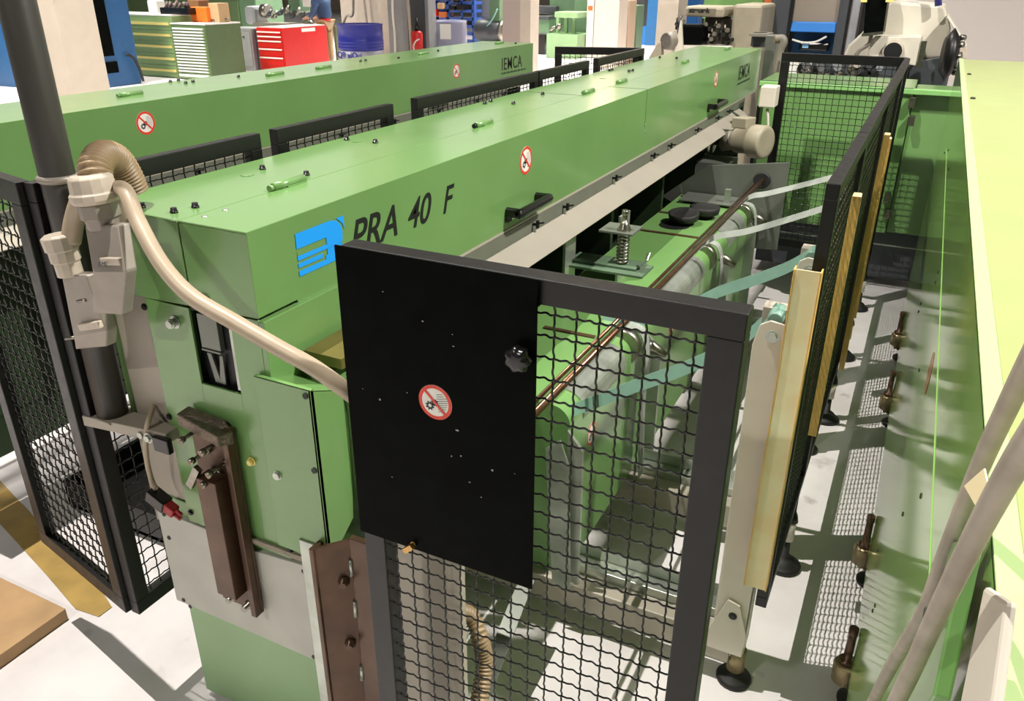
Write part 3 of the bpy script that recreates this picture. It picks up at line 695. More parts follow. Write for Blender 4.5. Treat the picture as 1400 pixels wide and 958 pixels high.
# spring unit
sp_ = Vector((-.905, 2.74, 0))
s = MB(); s.box(-1.10, -.80, 2.66, 2.80, .915, .925); s.box(-1.10, -.84, 2.70, 2.80, .925, .935); s.build('spring_base', mat('teal_grey_paint', (86, 108, 86), .45, var=.15), mg, .002)
s = MB(); s.box(-.99, -.86, 2.70, 2.82, 1.055, 1.063); s.build('spring_plate', SHEET, mg, .001)
co = []
for k in range(9*16+1): a = 2*math.pi*k/16; co.append((sp_.x+.021*math.cos(a), sp_.y+.021*math.sin(a), .935+.118*k/(9*16)))
MB().tube(co, .0036, 8).build('coil_spring', STEEL, mg)
MB().lathe((sp_.x, sp_.y, 1.063), (0, 0, 1), [(0, .026), (.008, .024), (.02, .017), (.032, .014), (.033, .009), (.06, .009), (.062, .012), (.075, .012)], 18).build('spring_cap', STEEL, mg)
s = MB(); s.prism([(-.83, 2.69, .915), (-.83, 2.75, .915), (-.815, 2.75, .985), (-.80, 2.73, .995), (-.80, 2.70, .975)], (.005, 0, 0)); s.build('hook_tab', ZINC, mg)
for b_ in ((-1.095, -1.085, 2.62, 2.72, .72, 1.06), (-1.0, -.99, 2.95, 3.06, .78, 1.05)): MB().box(*b_).build('upright_bracket', ZINC, mg)
for y in (2.64, 2.58): pass
# front-left zinc upright behind the gate and diagonal strut, corrugated conduit
zs = MB(); zs.prism([(-.80, 1.83, .66), (-.755, 1.83, .70), (-.725, 1.83, .62), (-.705, 1.83, .17), (-.765, 1.83, .17)], (0, .006, 0)); zs.build('front_gusset', ZINC, mg)
a = P(722, 790, 'z', .26); b = P(655, 958, 'z', .16); s = MB(); d = b-a; s.obox((a+b)/2, d, d.cross(Z), Z, d.length/2, .022, .003); s.obox((a+b)/2+d.cross(Z).normalized()*.022+Z*-.02, d, d.cross(Z), Z, d.length/2, .003, .022); s.build('diagonal_strut', SHEET, mg)
hp = [P(622, 835, 'z', .42), P(643, 842, 'z', .38), P(655, 868, 'z', .34), P(662, 905, 'z', .26), P(655, 960, 'z', .18)]
solo(corrugated(hp, .022, pitch=.011), 'corrugated_conduit', CORR, 'tan corrugated conduit curving down behind the lower mesh gate', 'hose')

# black round caps on the magazine
for (px, py, tilt, lab) in ((935, 300, .22, 'tilted black round cap on the green magazine, in front of its flat twin'), (963, 292, 0, 'flat black round cap lying on the green magazine behind the tilted one')):
    c = P(px, py, 'z', ZTm+.02); ax = Vector((-.1*tilt, -tilt*.6, 1)); zb = Vector((0, 0, ZTm-c.z))
    s = MB(); s.lathe(c+Vector((0, 0, -.018)), ax, [(0, .045), (.018, .05), (.022, .072), (.055, .078), (.058, .07), (.052, .062), (.052, .02)], 28)
    o = solo(s, 'round_cap', RUBBER, lab, 'cap', 'black round caps')
c = P(922, 308, 'z', ZTm+.001); s = MB(); s.lathe(c, (0, 0, 1), [(0, .075), (.002, .075)], 28); s.build('round_hole', BLACKP, mg)

# the steel bar lying along the magazine
solo(MB().tube([(-.722, 1.20, .925), (-.722, 2.9, .912), (-.72, 4.50, .909)], .0105, 14), 'steel_bar', RODM, 'long dark round steel bar running into the round guide of the end plate', 'bar')
solo(MB().tube([(-.752, 1.6, .918), (-.752, 4.45, .893)], .006, 10), 'steel_rod', RODM, 'thinner dark rod lying close beside the long steel bar', 'bar')

# belt posts and belts
PO = [(1.86, 1.15, 'nearest cream post with a hex bolt and teal roller, just behind the gate'), (2.50, 1.12, 'second cream belt post, half hidden by the right hand mesh'), (3.30, 1.10, 'third cream belt post inside the right hand mesh'), (4.02, 1.08, 'farthest cream belt post inside the right hand mesh')]
for i, (y, zt, lab) in enumerate(PO):
    t = thing('belt_post', (-.225, y, 0), lab, 'post', 'cream belt posts')
    s = MB(); s.prism([(-.262, y, .10), (-.172, y, .10), (-.172, y, zt), (-.235, y, zt+.01), (-.258, y, zt-.005), (-.270, y, zt-.06)], (0, .006, 0)); s.box(-.178, -.172, y, y+.05, .10, zt); s.box(-.268, -.262, y+.003, y+.05, .10, zt-.06); s.build('channel', BEIGE, t, .002)
    s = MB(); hexbolt(s, (-.225, y, zt-.03), (0, -1, 0), .0115, .011); s.build('pivot_bolt', ZINC, t)
    s = MB(); s.lathe((-.228, y+.09, zt+.005), (0, -1, .0), [(0, .019), (.008, .021), (.06, .02), (.07, .016)], 16); s.build('belt_roller', TEAL, t)
    MB().box(-.265, -.175, y+.06, y+.11, .10, zt+.02).build('rear_plate', WARMGREY, t, .002)
    s = MB(); s.prism([(-.30, y-.012, .12), (-.175, y-.012, .12), (-.17, y-.012, .20), (-.2, y-.012, .30), (-.235, y-.012, .31)], (0, .006, 0)); bp_ = s.build('foot_bracket', BEIGE, t, .001)
    s = MB(); hexbolt(s, (-.215, y-.012, .26), (0, -1, 0), .008, .006); s.build('bracket_bolt', BLACKP, bp_)
    ft = MB().lathe((-.19, y+.02, 0), (0, 0, 1), [(0, .05), (.012, .052), (.02, .045), (.03, .02), (.05, .012)], 20).build('foot', RUBBER, t)
    MB().cyl((-.19, y+.02, .045), (-.19, y+.02, .12), .026, 16).build('sleeve', FOOTM, ft); MB().cyl((-.19, y+.02, .12), (-.19, y+.02, .2), .01, 10).build('stem', STEEL, ft)
BL = [(1.86+.06, [(-.235, 1.165), (-.30, 1.075), (-.358, 1.023), (-.46, .948), (-.571, .878), (-.70, .79), (-.80, .735), (-.86, .765)], TEAL, 'broad teal belt slung from the nearest cream post, seen through the gate'),
      (2.50+.05, [(-.24, 1.12), (-.30, 1.07), (-.40, 1.01), (-.508, .95), (-.60, .882), (-.70, .825), (-.80, .795), (-.90, .79)], TEAL, 'teal belt slung from the second cream post down to the magazine'),
      (3.30+.05, [(-.24, 1.10), (-.34, 1.05), (-.456, .995), (-.58, .94), (-.70, .90), (-.79, .82)], BELTG, 'grey belt slung from the third cream post'),
      (4.02+.05, [(-.24, 1.09), (-.36, 1.04), (-.50, .985), (-.62, .94), (-.707, .91), (-.79, .82)], BELTG, 'farthest thin grey belt, near the grey end plate')]
for y, pts, m_, lab in BL:
    lp = smoothpath([(x, y, z) for x, z in pts], 6); s = MB(); hw = .019 if m_ is TEAL else .012
    for i in range(len(lp)):
        pass
    v = []
    for p in lp: v += [p+Vector((0, -.008, -hw)), p+Vector((0, .008, hw)), p+Vector((0, .0115, hw)), p+Vector((0, -.0045, -hw))]
    fcs = [(0, 1, 2, 3), tuple(len(v)-4+k for k in (3, 2, 1, 0))]
    for i in range(len(lp)-1):
        for k in range(4): fcs.append((i*4+k, i*4+(k+1) % 4, (i+1)*4+(k+1) % 4, (i+1)*4+k))
    s.add(v, fcs, False)
    solo(s, 'support_belt', m_, lab, 'belt', 'bar support belts')

# motor under the trough at the far end, junction box
t = thing('drive_motor', (-.93, 4.95, .9), 'grey electric motor with belt pulley under the far end of the trough', 'motor')
c = Vector((-.98, 4.98, 1.03)); MA = Vector((1, -.42, .04))
MB().lathe(c, MA, [(0, .07), (.01, .078), (.10, .078), (.102, .088), (.12, .096), (.19, .096), (.2, .092), (.204, .07), (.2, .02)], 28).build('motor_body', MACHG, t)
s = MB(); s.obox(c+Vector((.03, 0, .10)), MA, (.42, 1, 0), (0, 0, 1), .05, .05, .03); s.build('terminal_box', MACHG, t, .006)
MB().cyl(c+Vector((-.09, 0, -.02)), c, .06, 16).build('flange', CAST, t)
MB().lathe(c+Vector((-.20, .02, -.02)), (1, -.1, 0), [(0, .075), (.02, .08), (.03, .06), (.04, .08), (.06, .08), (.065, .03), (.12, .025)], 24).build('pulley', STEEL, t)
MB().box(-1.18, -.98, 4.85, 5.1, .80, .90).build('motor_bracket', SHEET, t)
t = thing('junction_box', P(1050, 135, 'y', 5.15), 'cream junction box with a grey cable at the far end of the middle feeder', 'box')
a = P(1040, 118, 'y', 5.12); b = P(1058, 148, 'y', 5.12)
MB().box(a.x, b.x, 5.12, 5.25, b.z, a.z).build('housing', BEIGE, t, .006)
MB().tube(smoothpath([P(1049, 149, 'y', 5.15), P(1050, 165, 'y', 5.12), P(1049, 185, 'y', 5.08), P(1043, 205, 'y', 5.02)], 6), .009, 10).build('cable', WARMGREY, t)
MB().box(a.x-.02, a.x+.0, 5.2, 5.3, 0, 1.2).build('stand', BLACKF, t)

# ================================================================ right hand machine with its glossy side panel
rm = thing('green_machine', (.5, 3.0, 0), 'large glossy green machine casing along the right edge, mirroring the floor', 'machine')
xp = .1115
s = MB(); s.prism([(xp, .35, .175), (xp, 5.38, .175), (xp, 5.38, 1.5), (xp, .35, 1.5)], (.004, 0, 0)); s.build('side_panel', GREENG, rm)
s = MB(); s.box(xp+.004, 1.2, .35, 5.38, 1.47, 1.497); s.build('top_cover', mat('yellow_green_paint', (156, 168, 108), .3, var=.05), rm, .002)
MB().box(xp, xp+.02, .35, 5.38, 1.497, 1.503).build('top_edge', mat('pale_green_edge', (176, 204, 140), .3), rm)
MB().box(xp+.05, 1.2, .4, 5.3, .2, 1.47).build('body', GREEN, rm)
MB().box(xp-.0012, xp, .4, 3.9, 1.249, 1.2502).build('panel_joint', mat('pale_joint_green', (150, 196, 108), .5, spec=.1), rm)
s = MB()
for y, z in ((1.25, 1.15), (1.5, .95), (1.62, .62), (1.65, .58), (2.1, 1.0), (2.3, 1.2), (2.32, 1.165), (2.9, .9), (2.93, .86), (3.2, 1.3), (4.1, 1.2), (2.0, .5), (1.45, .4), (3.7, 1.28)): s.lathe((xp, y, z), (-1, 0, 0), [(0, .005), (.0015, .005), (.002, .003)], 12)
s.build('panel_screw', PLASTIC, rm)
MB().lathe((xp-.0005, 1.72, 1.16), (-1, 0, 0), [(0, .045), (.0006, .045)], 28).build('faded_red_disc', mat('faded_red_print', (170, 110, 80), .2), rm)
s = MB()
for px, py in ((1325, 57+45), (1330, 187-52)): c = P(px, py, 'z', 1.497); s.lathe(c, (0, 0, 1), [(0, .01), (.006, .008)], 10)
s.build('cover_bolt', PLASTIC, rm)
for i, (fx_, fy_) in enumerate(((.098, 1.93), (.098, 2.50), (.098, 3.72), (.100, 4.52))):
    ft = MB().lathe((fx_+.045, fy_+.02, 0), (0, 0, 1), [(0, .048), (.01, .05), (.018, .042), (.03, .012), (.05, .010)], 22).build('foot', RUBBER, rm)
    MB().lathe((fx_, fy_, .085), (0, 0, 1), [(-.02, .008), (-.01, .012), (0, .013), (.004, .031), (.06, .033), (.068, .03), (.07, .018)], 20).build('sleeve', FOOTM, ft)
    s = MB(); s.lathe((fx_, fy_, .155), (0, 0, 1), [(0, .022), (.012, .022), (.013, .012), (.10, .011), (.102, .013), (.125, .013)], 12); s.box(fx_, fx_+.06, fy_-.015, fy_+.015, .09, .12); s.tube([(fx_, fy_, .08), (fx_+.045, fy_+.02, .04)], .01, 8); s.build('stem', BROWN, ft)

# green casing at the far end, right of and behind the cross panel
t = thing('green_casing', (-.3, 5.75, 0), 'green machine casing standing crossways behind the far mesh panel', 'machine casing')
MB().box(-1.0, -.085, 5.62, 6.2, .40, 1.30).build('left_casing', GREEN, t, .004)
MB().box(-.08, 1.0, 5.66, 6.2, .40, 1.27).build('right_casing', GREEN, t, .004)
MB().box(-1.0, 1.0, 5.605, 5.66, 1.27, 1.30).build('top_ledge', mat('casing_edge_green', (138, 190, 116), .35), t, .003)
s = MB(); s.box(-.9, .9, 5.75, 6.1, .06, .40); s.build('plinth', DARKG, t)
s = MB(); s.box(-1.0, .6, 5.58, 5.6, .33, .335); s.build('lower_rail', ZINC, t)
for q_ in ((1247, 140), (1246, 165), (1213, 270), (1213, 292)):
    c = P(*q_, 'y', 5.6); s = MB(); s.obox(c, (1, 0, 0), (0, 1, 0), (0, 0, 1), .018, .02, .03); s.build('latch', STEEL, t, .003)
solo(B(-1.2, .9, 6.62, 6.74, 0, .05), 'timber_plank', WOOD, 'pale timber plank lying on the floor beyond the green casing', 'plank', bevel=.003)

# ================================================================ lower right: hoses, green box, cream post
DH = mat('dusty_grey_hose', (166, 156, 142), .6, var=.2, vscale=25)
hp = [P(*q_, 'x', .088) for q_ in ((1180, 985), (1222, 905), (1262, 840), (1296, 750), (1339, 640), (1385, 540), (1440, 430))]
solo(MB().tube(smoothpath(hp, 8), .0072, 16), 'machine_hose', DH, 'dusty grey hose hanging along the green machine, upper of the two at lower right', 'hose', 'hoses at lower right')
hp = [P(*q_, 'x', .070) for q_ in ((1200, 1010), (1240, 930), (1268, 868), (1300, 800), (1339, 722), (1390, 630), (1450, 540))]
solo(MB().tube(smoothpath(hp, 8), .0066, 16), 'machine_hose', DH, 'smoother grey hose, lower of the two at lower right', 'hose', 'hoses at lower right')
t = thing('cable_duct', P(1300, 900, 'x', .1), 'green slanting duct with a black clip below the two hoses at lower right', 'duct')
MB().prism([P(*q_, 'x', .100) for q_ in ((1322, 745), (1345, 745), (1300, 958), (1262, 1010), (1235, 1010), (1282, 900))], (-.012, 0, 0)).build('duct_body', GREEN, t, .002)
MB().prism([P(*q_, 'x', .088) for q_ in ((1345, 800), (1375, 820), (1350, 1000), (1304, 1000))], (.006, 0, 0)).build('cream_cover', BEIGE, t, .003)
MB().prism([P(*q_, 'x', .098) for q_ in ((1291, 836), (1312, 842), (1306, 862), (1288, 856))], (-.016, 0, 0)).build('black_clip', PLASTIC, t, .002)
solo(MB().prism([P(*q_, 'x', .072) for q_ in ((1318, 664), (1345, 640), (1356, 690), (1341, 704))], (.001, 0, 0)), 'paper_tag', mat('cream_paper', (238, 222, 178), .6), 'cream paper tag hanging on the dusty hose at the right edge', 'tag')

# ================================================================ left: things behind the left mesh
solo(B(-3.2, -2.18, .55, 1.15, 0, .045), 'pallet_board', WOOD, 'pale wooden board on the floor below the turned mesh panel', 'board', bevel=.002)
t = thing('floor_tray', (-2.35, 1.8, 0), 'black tray with metal pieces standing behind the left mesh', 'tray')
MB().box(-2.7, -1.95, 1.55, 2.3, .02, .035).build('base', BLACKF, t); s = MB()
for x0_, x1_, y0_, y1_ in ((-2.7, -2.69, 1.55, 2.3), (-1.96, -1.95, 1.55, 2.3), (-2.7, -1.95, 1.55, 1.56), (-2.7, -1.95, 2.29, 2.3)): s.box(x0_, x1_, y0_, y1_, .02, .14)
s.build('rim', BLACKF, t)

# ================================================================ background machinery and storage
def ext(px, py, y): return P(px, py, 'y', y)
def span(l, r, row, y): return ext(l, row, y).x, ext(r, row, y).x

# ---- tall blue machine behind the first column
t = thing('blue_machine', (-14.8, 10.5, 0), 'tall dark blue machine with black side window behind the cream column', 'machine')
MB().box(-16, -13.8, 9.9, 11.47, 0, 2.6).build('housing', BLUE, t, .02)
a = P(128, 4, 'x', -13.79); b = P(162, 76, 'x', -13.79); MB().box(-13.80, -13.78, 10.35, 10.95, .55, 1.75).build('window', BLACK, t)
MB().box(-13.80, -13.78, 10.5, 10.98, .25, .45).build('vent', BLACK, t)
MB().tube(smoothpath([(-13.78, 11.2, .55), (-13.7, 11.28, .5), (-13.7, 11.38, .3), (-13.7, 11.42, .05)], 6), .025, 8).build('cable', PLASTIC, t)

# ---- workshop drawer cabinets
def drawer_cabinet(x0, x1, y0, depth, h, rows, label, body, side, hm, gap=.04, cols=1, group=None):
    t = thing('drawer_cabinet', ((x0+x1)/2, y0, 0), label, 'cabinet', group)
    MB().box(x0, x1, y0, y0+depth, 0, h).build('carcass', side, t, .006)
    MB().box(x0-.01, x1+.01, y0-.01, y0+depth, h, h+.025).build('top_sheet', LAMPW, t)
    w = (x1-x0)/cols
    for c in range(cols):
        z = h-.05
        for i, dh in enumerate(rows):
            z -= dh
            d = MB().box(x0+c*w+.04, x0+(c+1)*w-.04, y0-.012, y0, z+.006, z+dh-.006).build('drawer', body, t)
            MB().box(x0+c*w+.055, x0+(c+1)*w-.055, y0-.04, y0-.012, z+dh*.5-.012 if dh > .1 else z+dh*.3, z+dh*.5+.032 if dh > .1 else z+dh*.8).build('handle', hm, d)
    return t
CY0 = 12.42
xa, xb2 = span(192, 246, 100, CY0); xl = ext(128, 60, CY0).x
drawer_cabinet(xa-.12, xb2, CY0, .75, 1.18, [.21, .21, .23, .23, .23], 'light green drawer cabinet with yellow label handles by the blue machine', GREEND, GREEND, YELP)
drawer_cabinet(xa-1.15, xa-.13, CY0, .75, 1.18, [.21, .21, .23, .23, .23], 'light green drawer cabinet with white handles, mostly behind the blue machine', GREEND, GREEND, WHITEP)
xc0, xc1 = span(251, 292, 100, CY0)
drawer_cabinet(xb2+.02, xc1, CY0-.05, .95, 1.04, [.057]*15+[.12], 'green cabinet of many thin drawers with white handles and shade painted into its dark side', GREEND, GREENX, WHITEP)  # carcass in a darker green, shade of the side put into its colour
# things on the cabinets
def bg_box(name, l, r, top, bot, y, d, m, label, cat, bevel=.01, z0=None):
    a = ext(l, top, y); b = ext(r, bot, y)
    return solo(MB().box(a.x, b.x, y, y+d, b.z if z0 is None else z0, a.z), name, m, label, cat, bevel=bevel)
t = thing('parts_bin', (-13.9, 12.8, 1.2), 'dark open bin of small parts on the green cabinets', 'bin')
a = ext(222, 2, 12.7); b = ext(262, 11, 12.7)
MB().box(a.x, b.x, 12.6, 12.9, 1.205, 1.33).build('tub', PLASTIC, t, .01)
s = MB(); random.seed(3)
for k in range(7): s.cyl((a.x+.08+k*.09, 12.7+random.uniform(-.05, .1), 1.32), (a.x+.1+k*.09, 12.74, 1.40+random.random()*.06), .03, 8)
s.build('parts', mat('mixed_parts', (120, 100, 100), .5, var=.4, vscale=9), t)
bg_box('cloth_bundle', 200, 214, 0, 12, 12.7, .25, LAMPW, 'small white bundle on the light green cabinets', 'bundle', .03, 1.205)
bg_box('plastic_case', 258, 282, 9, 16, 12.8, .2, mat('orange_case', (240, 120, 40), .4), 'orange and red flat case on the green cabinets', 'case', .03, 1.066)
bg_box('carton', 284, 299, 4, 18, 12.9, .3, TAN, 'tan carton standing on the green cabinet of thin drawers', 'carton', .01, 1.066)
bg_box('carton', 256, 272, 0, 9, 13.6, .3, mat('brown_carton', (150, 104, 66), .7), 'brown box behind the orange case on the cabinets', 'carton', .01)
for k, (l, r, lab) in enumerate(((278, 290, 'chrome clamp lying at the left on the many-drawer cabinet'), (292, 306, 'long chrome tool lying at the right on the many-drawer cabinet'))):
    a = ext(l, 13, 13.0); b = ext(r, 16, 13.0); s = MB().cyl((a.x, 12.9, 1.10), (b.x, 13.1, 1.12), .025, 8); s.cyl((a.x+.05, 12.9, 1.09), (a.x+.12, 13.05, 1.12), .04, 8); solo(s, 'hand_tool', STEEL, lab, 'tool')

# ---- green shelving with machinery behind the cabinets
t = thing('green_machine', (-18, 18.5, 0), 'green machines standing behind the cabinets at the far left', 'machine')
MB().box(-24, -17.0, 18.3, 19.4, 0, 2.3).build('housing', MGREEN, t, .03)
for k in range(4): MB().box(-23.5+k*1.6, -22.4+k*1.6, 18.24, 18.3, .4, 1.3).build('door', GREENX, t, .02)

# ---- grey cabinet, lathe, red tool chest
Y2 = 14.3
t = thing('grey_cabinet', (ext(335, 70, Y2).x, Y2, 0), 'grey steel machine base cabinet left of the red tool chest', 'cabinet')
x0_, x1_ = span(322, 349, 90, Y2); ztop = ext(330, 38, Y2).z
MB().box(x0_-.05, x1_, Y2, Y2+.5, 0, ztop).build('carcass', GREYC, t, .02)
MB().box(x0_+.02, x1_-.04, Y2-.012, Y2, .08, ztop-.08).build('door', GREYC, t, .008); MB().box(x1_-.25, x1_-.2, Y2-.03, Y2-.012, ztop-.2, ztop-.17).build('handle', DARKG, t)
MB().box(x1_, x1_+.25, Y2+.1, Y2+.5, 0, ztop-.03).build('side_cabinet', DARKG, t)
t = thing('tool_chest', (ext(385, 70, 13.9).x, 13.9, 0), 'red drawer tool chest with white handle strips', 'tool chest')
x0_, x1_ = span(356, 391, 90, 13.9); ztop = ext(365, 38, 13.9).z
MB().box(x0_, x1_, 13.9, 15.35, 0, ztop).build('carcass', RED, t, .015); MB().box(x0_+.03, x1_, 13.92, 15.3, ztop, ztop+.012).build('top_mat', mat('pink_white_top', (226, 200, 196), .5), t)
z = ztop-.05
for dh in (.09, .09, .16, .17, .19, .19, .2):
    z -= dh
    if z < .03: break
    d = MB().box(x0_+.035, x1_-.035, 13.885, 13.9, z+.006, z+dh-.006).build('drawer', RED, t); MB().box(x0_+.045, x1_-.045, 13.86, 13.885, z+dh-.045, z+dh-.018).build('handle', WHITEP, d)
MB().box(x1_, x1_+.006, 14.5, 14.95, ztop-.1, ztop-.03).build('label', LAMPW, t)

LY = 16.2
t = thing('lathe', (ext(380, 40, LY).x, LY, 0), 'old grey-green bench lathe with chrome levers behind the red tool chest', 'lathe')
def L_(px, py): return ext(px, py, LY)
a = L_(345, 30); b = L_(430, 36); MB().box(a.x, b.x, LY, LY+.5, b.z-.1, b.z+.04).build('bed', CAST, t, .02)
a = L_(332, 8); b = L_(350, 34); MB().box(a.x, b.x, LY, LY+.5, b.z, a.z).build('headstock', GREYC, t, .08)
MB().cyl(L_(352, 15)+Vector((0, .2, 0)), L_(360, 16)+Vector((0, .2, 0)), .16, 18).build('chuck', STEEL, t)
s = MB()
for k, (px, py) in enumerate(((366, 22), (374, 24), (382, 20), (390, 17), (398, 24), (405, 20), (413, 26), (420, 28))):
    c = L_(px, py); s = MB().cyl(c, c+Vector((.05, .1, .14)), .045, 10); s.cyl(c+Vector((0, -.05, 0)), c+Vector((.16, -.08, .03)), .03, 8); s.build('lever', STEEL if k % 2 else DARKG, t)
a = L_(385, 0); b = L_(403, 18); MB().box(a.x, b.x, LY+.2, LY+.6, b.z, a.z+.3).build('tool_post', MGREEN, t, .04)
MB().box(a.x-1.2, b.x+.6, LY+.1, LY+.5, 0, L_(380, 40).z).build('stand', MGREEN, t, .03)
a = L_(410, 3); MB().box(a.x, a.x+.25, LY+.1, LY+.12, a.z-.1, a.z+.05).build('notice', WHITEP, t)
a = L_(425, 40); MB().lathe(a+Vector((0, -.1, 0)), (0, 1, 0), [(0, .2), (.02, .22), (.04, .2)], 22).build('handwheel', STEEL, t)
t = thing('steel_stand', (ext(438, 60, 15.75).x, 15.75, 0), 'narrow green steel frame beside the legs of the standing person', 'frame')
a = ext(436, 30, 15.75); MB().box(a.x, a.x+.07, 15.75, 15.85, 0, a.z).build('leg', GREEN, t); MB().box(a.x-.9, a.x, 15.75, 15.85, .35, .42).build('rail', GREEN, t)
MB().box(a.x+.4, a.x+.45, 15.75, 15.85, 0, .9).build('leg', GREENX, t)

# ---- standing person, seen from the waist down
PY_ = 15.95
pc0 = ext(447, 60, PY_); px0 = pc0.x
def skin(name, verts, edges, radii, m, parent, root=0, sub=1):
    me = bpy.data.meshes.new(name); org = ORG.get(parent, Vector((0, 0, 0))); me.from_pydata([Vector(v)-org for v in verts], edges, []); me.materials.append(m)
    o = bpy.data.objects.new(name, me); COL.objects.link(o)
    if parent: o.parent = parent
    ORG[o] = org
    o.modifiers.new('skin', 'SKIN'); sv = me.skin_vertices[0].data
    for i, r in enumerate(radii): sv[i].radius = (r, r) if not isinstance(r, tuple) else r; sv[i].use_root = (i == root)
    o.modifiers.new('sub', 'SUBSURF').levels = sub; o.modifiers['sub'].render_levels = sub
    for p in me.polygons: p.use_smooth = True
    return o
pr_ = thing('person', (px0, PY_, 0), 'person in a blue denim jacket and khaki trousers, standing, reaching to the lathe', 'person')
def pv(*l): return [(px0+x, PY_+y, z) for x, y, z in l]
bv = pv((0, 0, .95), (0, 0, 1.12), (-.03, 0, 1.30), (-.05, 0, 1.44), (-.06, 0, 1.52), (-.08, 0, 1.60), (-.09, 0, 1.70),
        (.0, .10, .90), (.0, .10, .50), (.02, .11, .09), (-.10, .11, .04), (.0, -.10, .90), (-.01, -.10, .50), (.02, -.11, .09), (-.10, -.11, .04),
        (-.05, .19, 1.42), (-.12, .24, 1.18), (-.32, .20, 1.06), (-.05, -.19, 1.42), (-.10, -.25, 1.16), (-.32, -.22, 1.05), (-.40, -.20, 1.04), (-.40, .18, 1.05))
be = [(0, 1), (1, 2), (2, 3), (3, 4), (4, 5), (5, 6), (0, 7), (7, 8), (8, 9), (9, 10), (0, 11), (11, 12), (12, 13), (13, 14), (3, 15), (15, 16), (16, 17), (3, 18), (18, 19), (19, 20), (20, 21), (17, 22)]
rd = [(.07, .09), (.07, .09), (.08, .10), (.07, .09), .055, .085, .085, .08, .058, .042, .035, .08, .058, .042, .035, .055, .043, .032, .055, .043, .032, .035, .035]
body = skin('body', bv, be, rd, SKIN, pr_, 0, 2)
tv = pv((0, 0, .97), (.0, .10, .90), (.0, .10, .50), (.02, .11, .10), (.0, -.10, .90), (-.01, -.10, .50), (.02, -.11, .10))
skin('trousers', tv, [(0, 1), (1, 2), (2, 3), (0, 4), (4, 5), (5, 6)], [(.135, .165), .105, .08, .07, .105, .08, .07], KHAKI, pr_, 0, 2)
jv = pv((0, 0, .99), (-.01, 0, 1.18), (-.03, 0, 1.32), (-.05, 0, 1.45), (-.05, .20, 1.43), (-.12, .25, 1.18), (-.28, .21, 1.08), (-.05, -.20, 1.43), (-.10, -.26, 1.16), (-.28, -.22, 1.07))
skin('denim_jacket', jv, [(0, 1), (1, 2), (2, 3), (3, 4), (4, 5), (5, 6), (3, 7), (7, 8), (8, 9)], [(.16, .21), (.16, .20), (.16, .20), (.13, .18), .08, .062, .05, .08, .062, .05], DENIM, pr_, 0, 2)
hm_ = MB().lathe((px0, PY_, .975), (0, 0, 1), [(0, .135), (.05, .14), (.07, .13)], 20); hm_.build('red_hem', RED, pr_)
hh = MB().lathe((px0-.07, PY_, 1.62), (.0, 0, 1), [(0, .09), (.08, .105), (.13, .08), (.15, .03)], 16); hh.build('hair', HAIR, pr_)
for s_ in (-1, 1):
    for k in range(5):
        base = Vector((px0-.40, PY_+s_*.19, 1.045)); d = Vector((-.07-(.01 if k == 2 else 0), (k-2)*.018, -.025*(1+k % 2)))
        if k == 4: d = Vector((-.03, -s_*.05, .0))
        MB().tube([base+Vector((0, (k-2)*.012, 0)), base+d*.6+Vector((0, (k-2)*.012, 0)), base+d], [.011, .010, .008], 8).build('finger', SKIN, pr_)
    MB().lathe((px0-.05, PY_+s_*.11, .0), (0, 0, 1), [(0, .06), (.03, .065), (.08, .05), (.1, .045)], 14).build('shoe', PLASTIC, pr_)

# ---- oil drums
def drum(cx, cy_, r, z0, h, label, wrap=False):
    t = thing('oil_drum', (cx, cy_, 0), label, 'drum')
    def prof(za, zb, ribs):
        p = [(za, r)]
        for q_ in ribs: p += [(q_-.02, r), (q_, r*1.02), (q_+.02, r)]
        return p+[(zb, r)]
    MB().lathe((cx, cy_, z0), (0, 0, 1), [(0, r*1.02), (.015, r*1.02), (.02, r)]+prof(.03, h*.5, [h*.33])[1:], 40).build('lower_shell', DRUMG, t)
    MB().lathe((cx, cy_, z0), (0, 0, 1), prof(h*.5, h-.02, [h*.56, h*.62, h*.68])+[(h-.018, r*1.02), (h, r*1.02), (h, r*.97), (h-.02, r*.96)], 40).build('upper_shell', BLUED, t)
    if z0 > .02: MB().box(cx-r*1.1, cx+r*1.1, cy_-r*1.1, cy_+r*1.1, 0, z0).build('pallet', WOOD, t)
    if wrap:
        MB().lathe((cx, cy_, z0), (0, 0, 1), [(h*.02, r*1.06), (h*.5, r*1.08), (h*.97, r*1.06), (h*1.02, r*1.07)], 30).build('film_wrap', FILM, t)
        d = Vector((.35, -1, 0)).normalized()
        MB().obox(Vector((cx, cy_, z0+h*.8))+d*r*1.09, Vector((1, .35, 0)), d, Z, .11, .003, .14).build('paper_label', WHITEP, t)
    return t
DY = 12.3; a = ext(449, 60, DY); b = ext(501, 60, DY); r_ = (b.x-a.x)/2*.97
zt = ext(475, 34, DY).z
dm = drum((a.x+b.x)/2, DY+r_, r_, max(.02, zt-.88), .88, 'blue and grey oil drum with blue lettering beside the cream column')
text_mesh('Q8 uiQui', .14, frameM(((a.x+b.x)/2-.23, DY-.012, ext(475, 79, DY).z), (1, 0, 0), (0, 0, 1)), BLUED, dm, bold=.004, ext=.002)
DY = 14.8; a = ext(581, 50, DY); b = ext(624, 50, DY); r_ = (b.x-a.x)/2*.93
drum((a.x+b.x)/2, DY+r_, r_, max(.02, ext(600, 30, DY).z-.88), .88, 'oil drum wrapped in clear film with a paper label, in front of the blue rack', True)
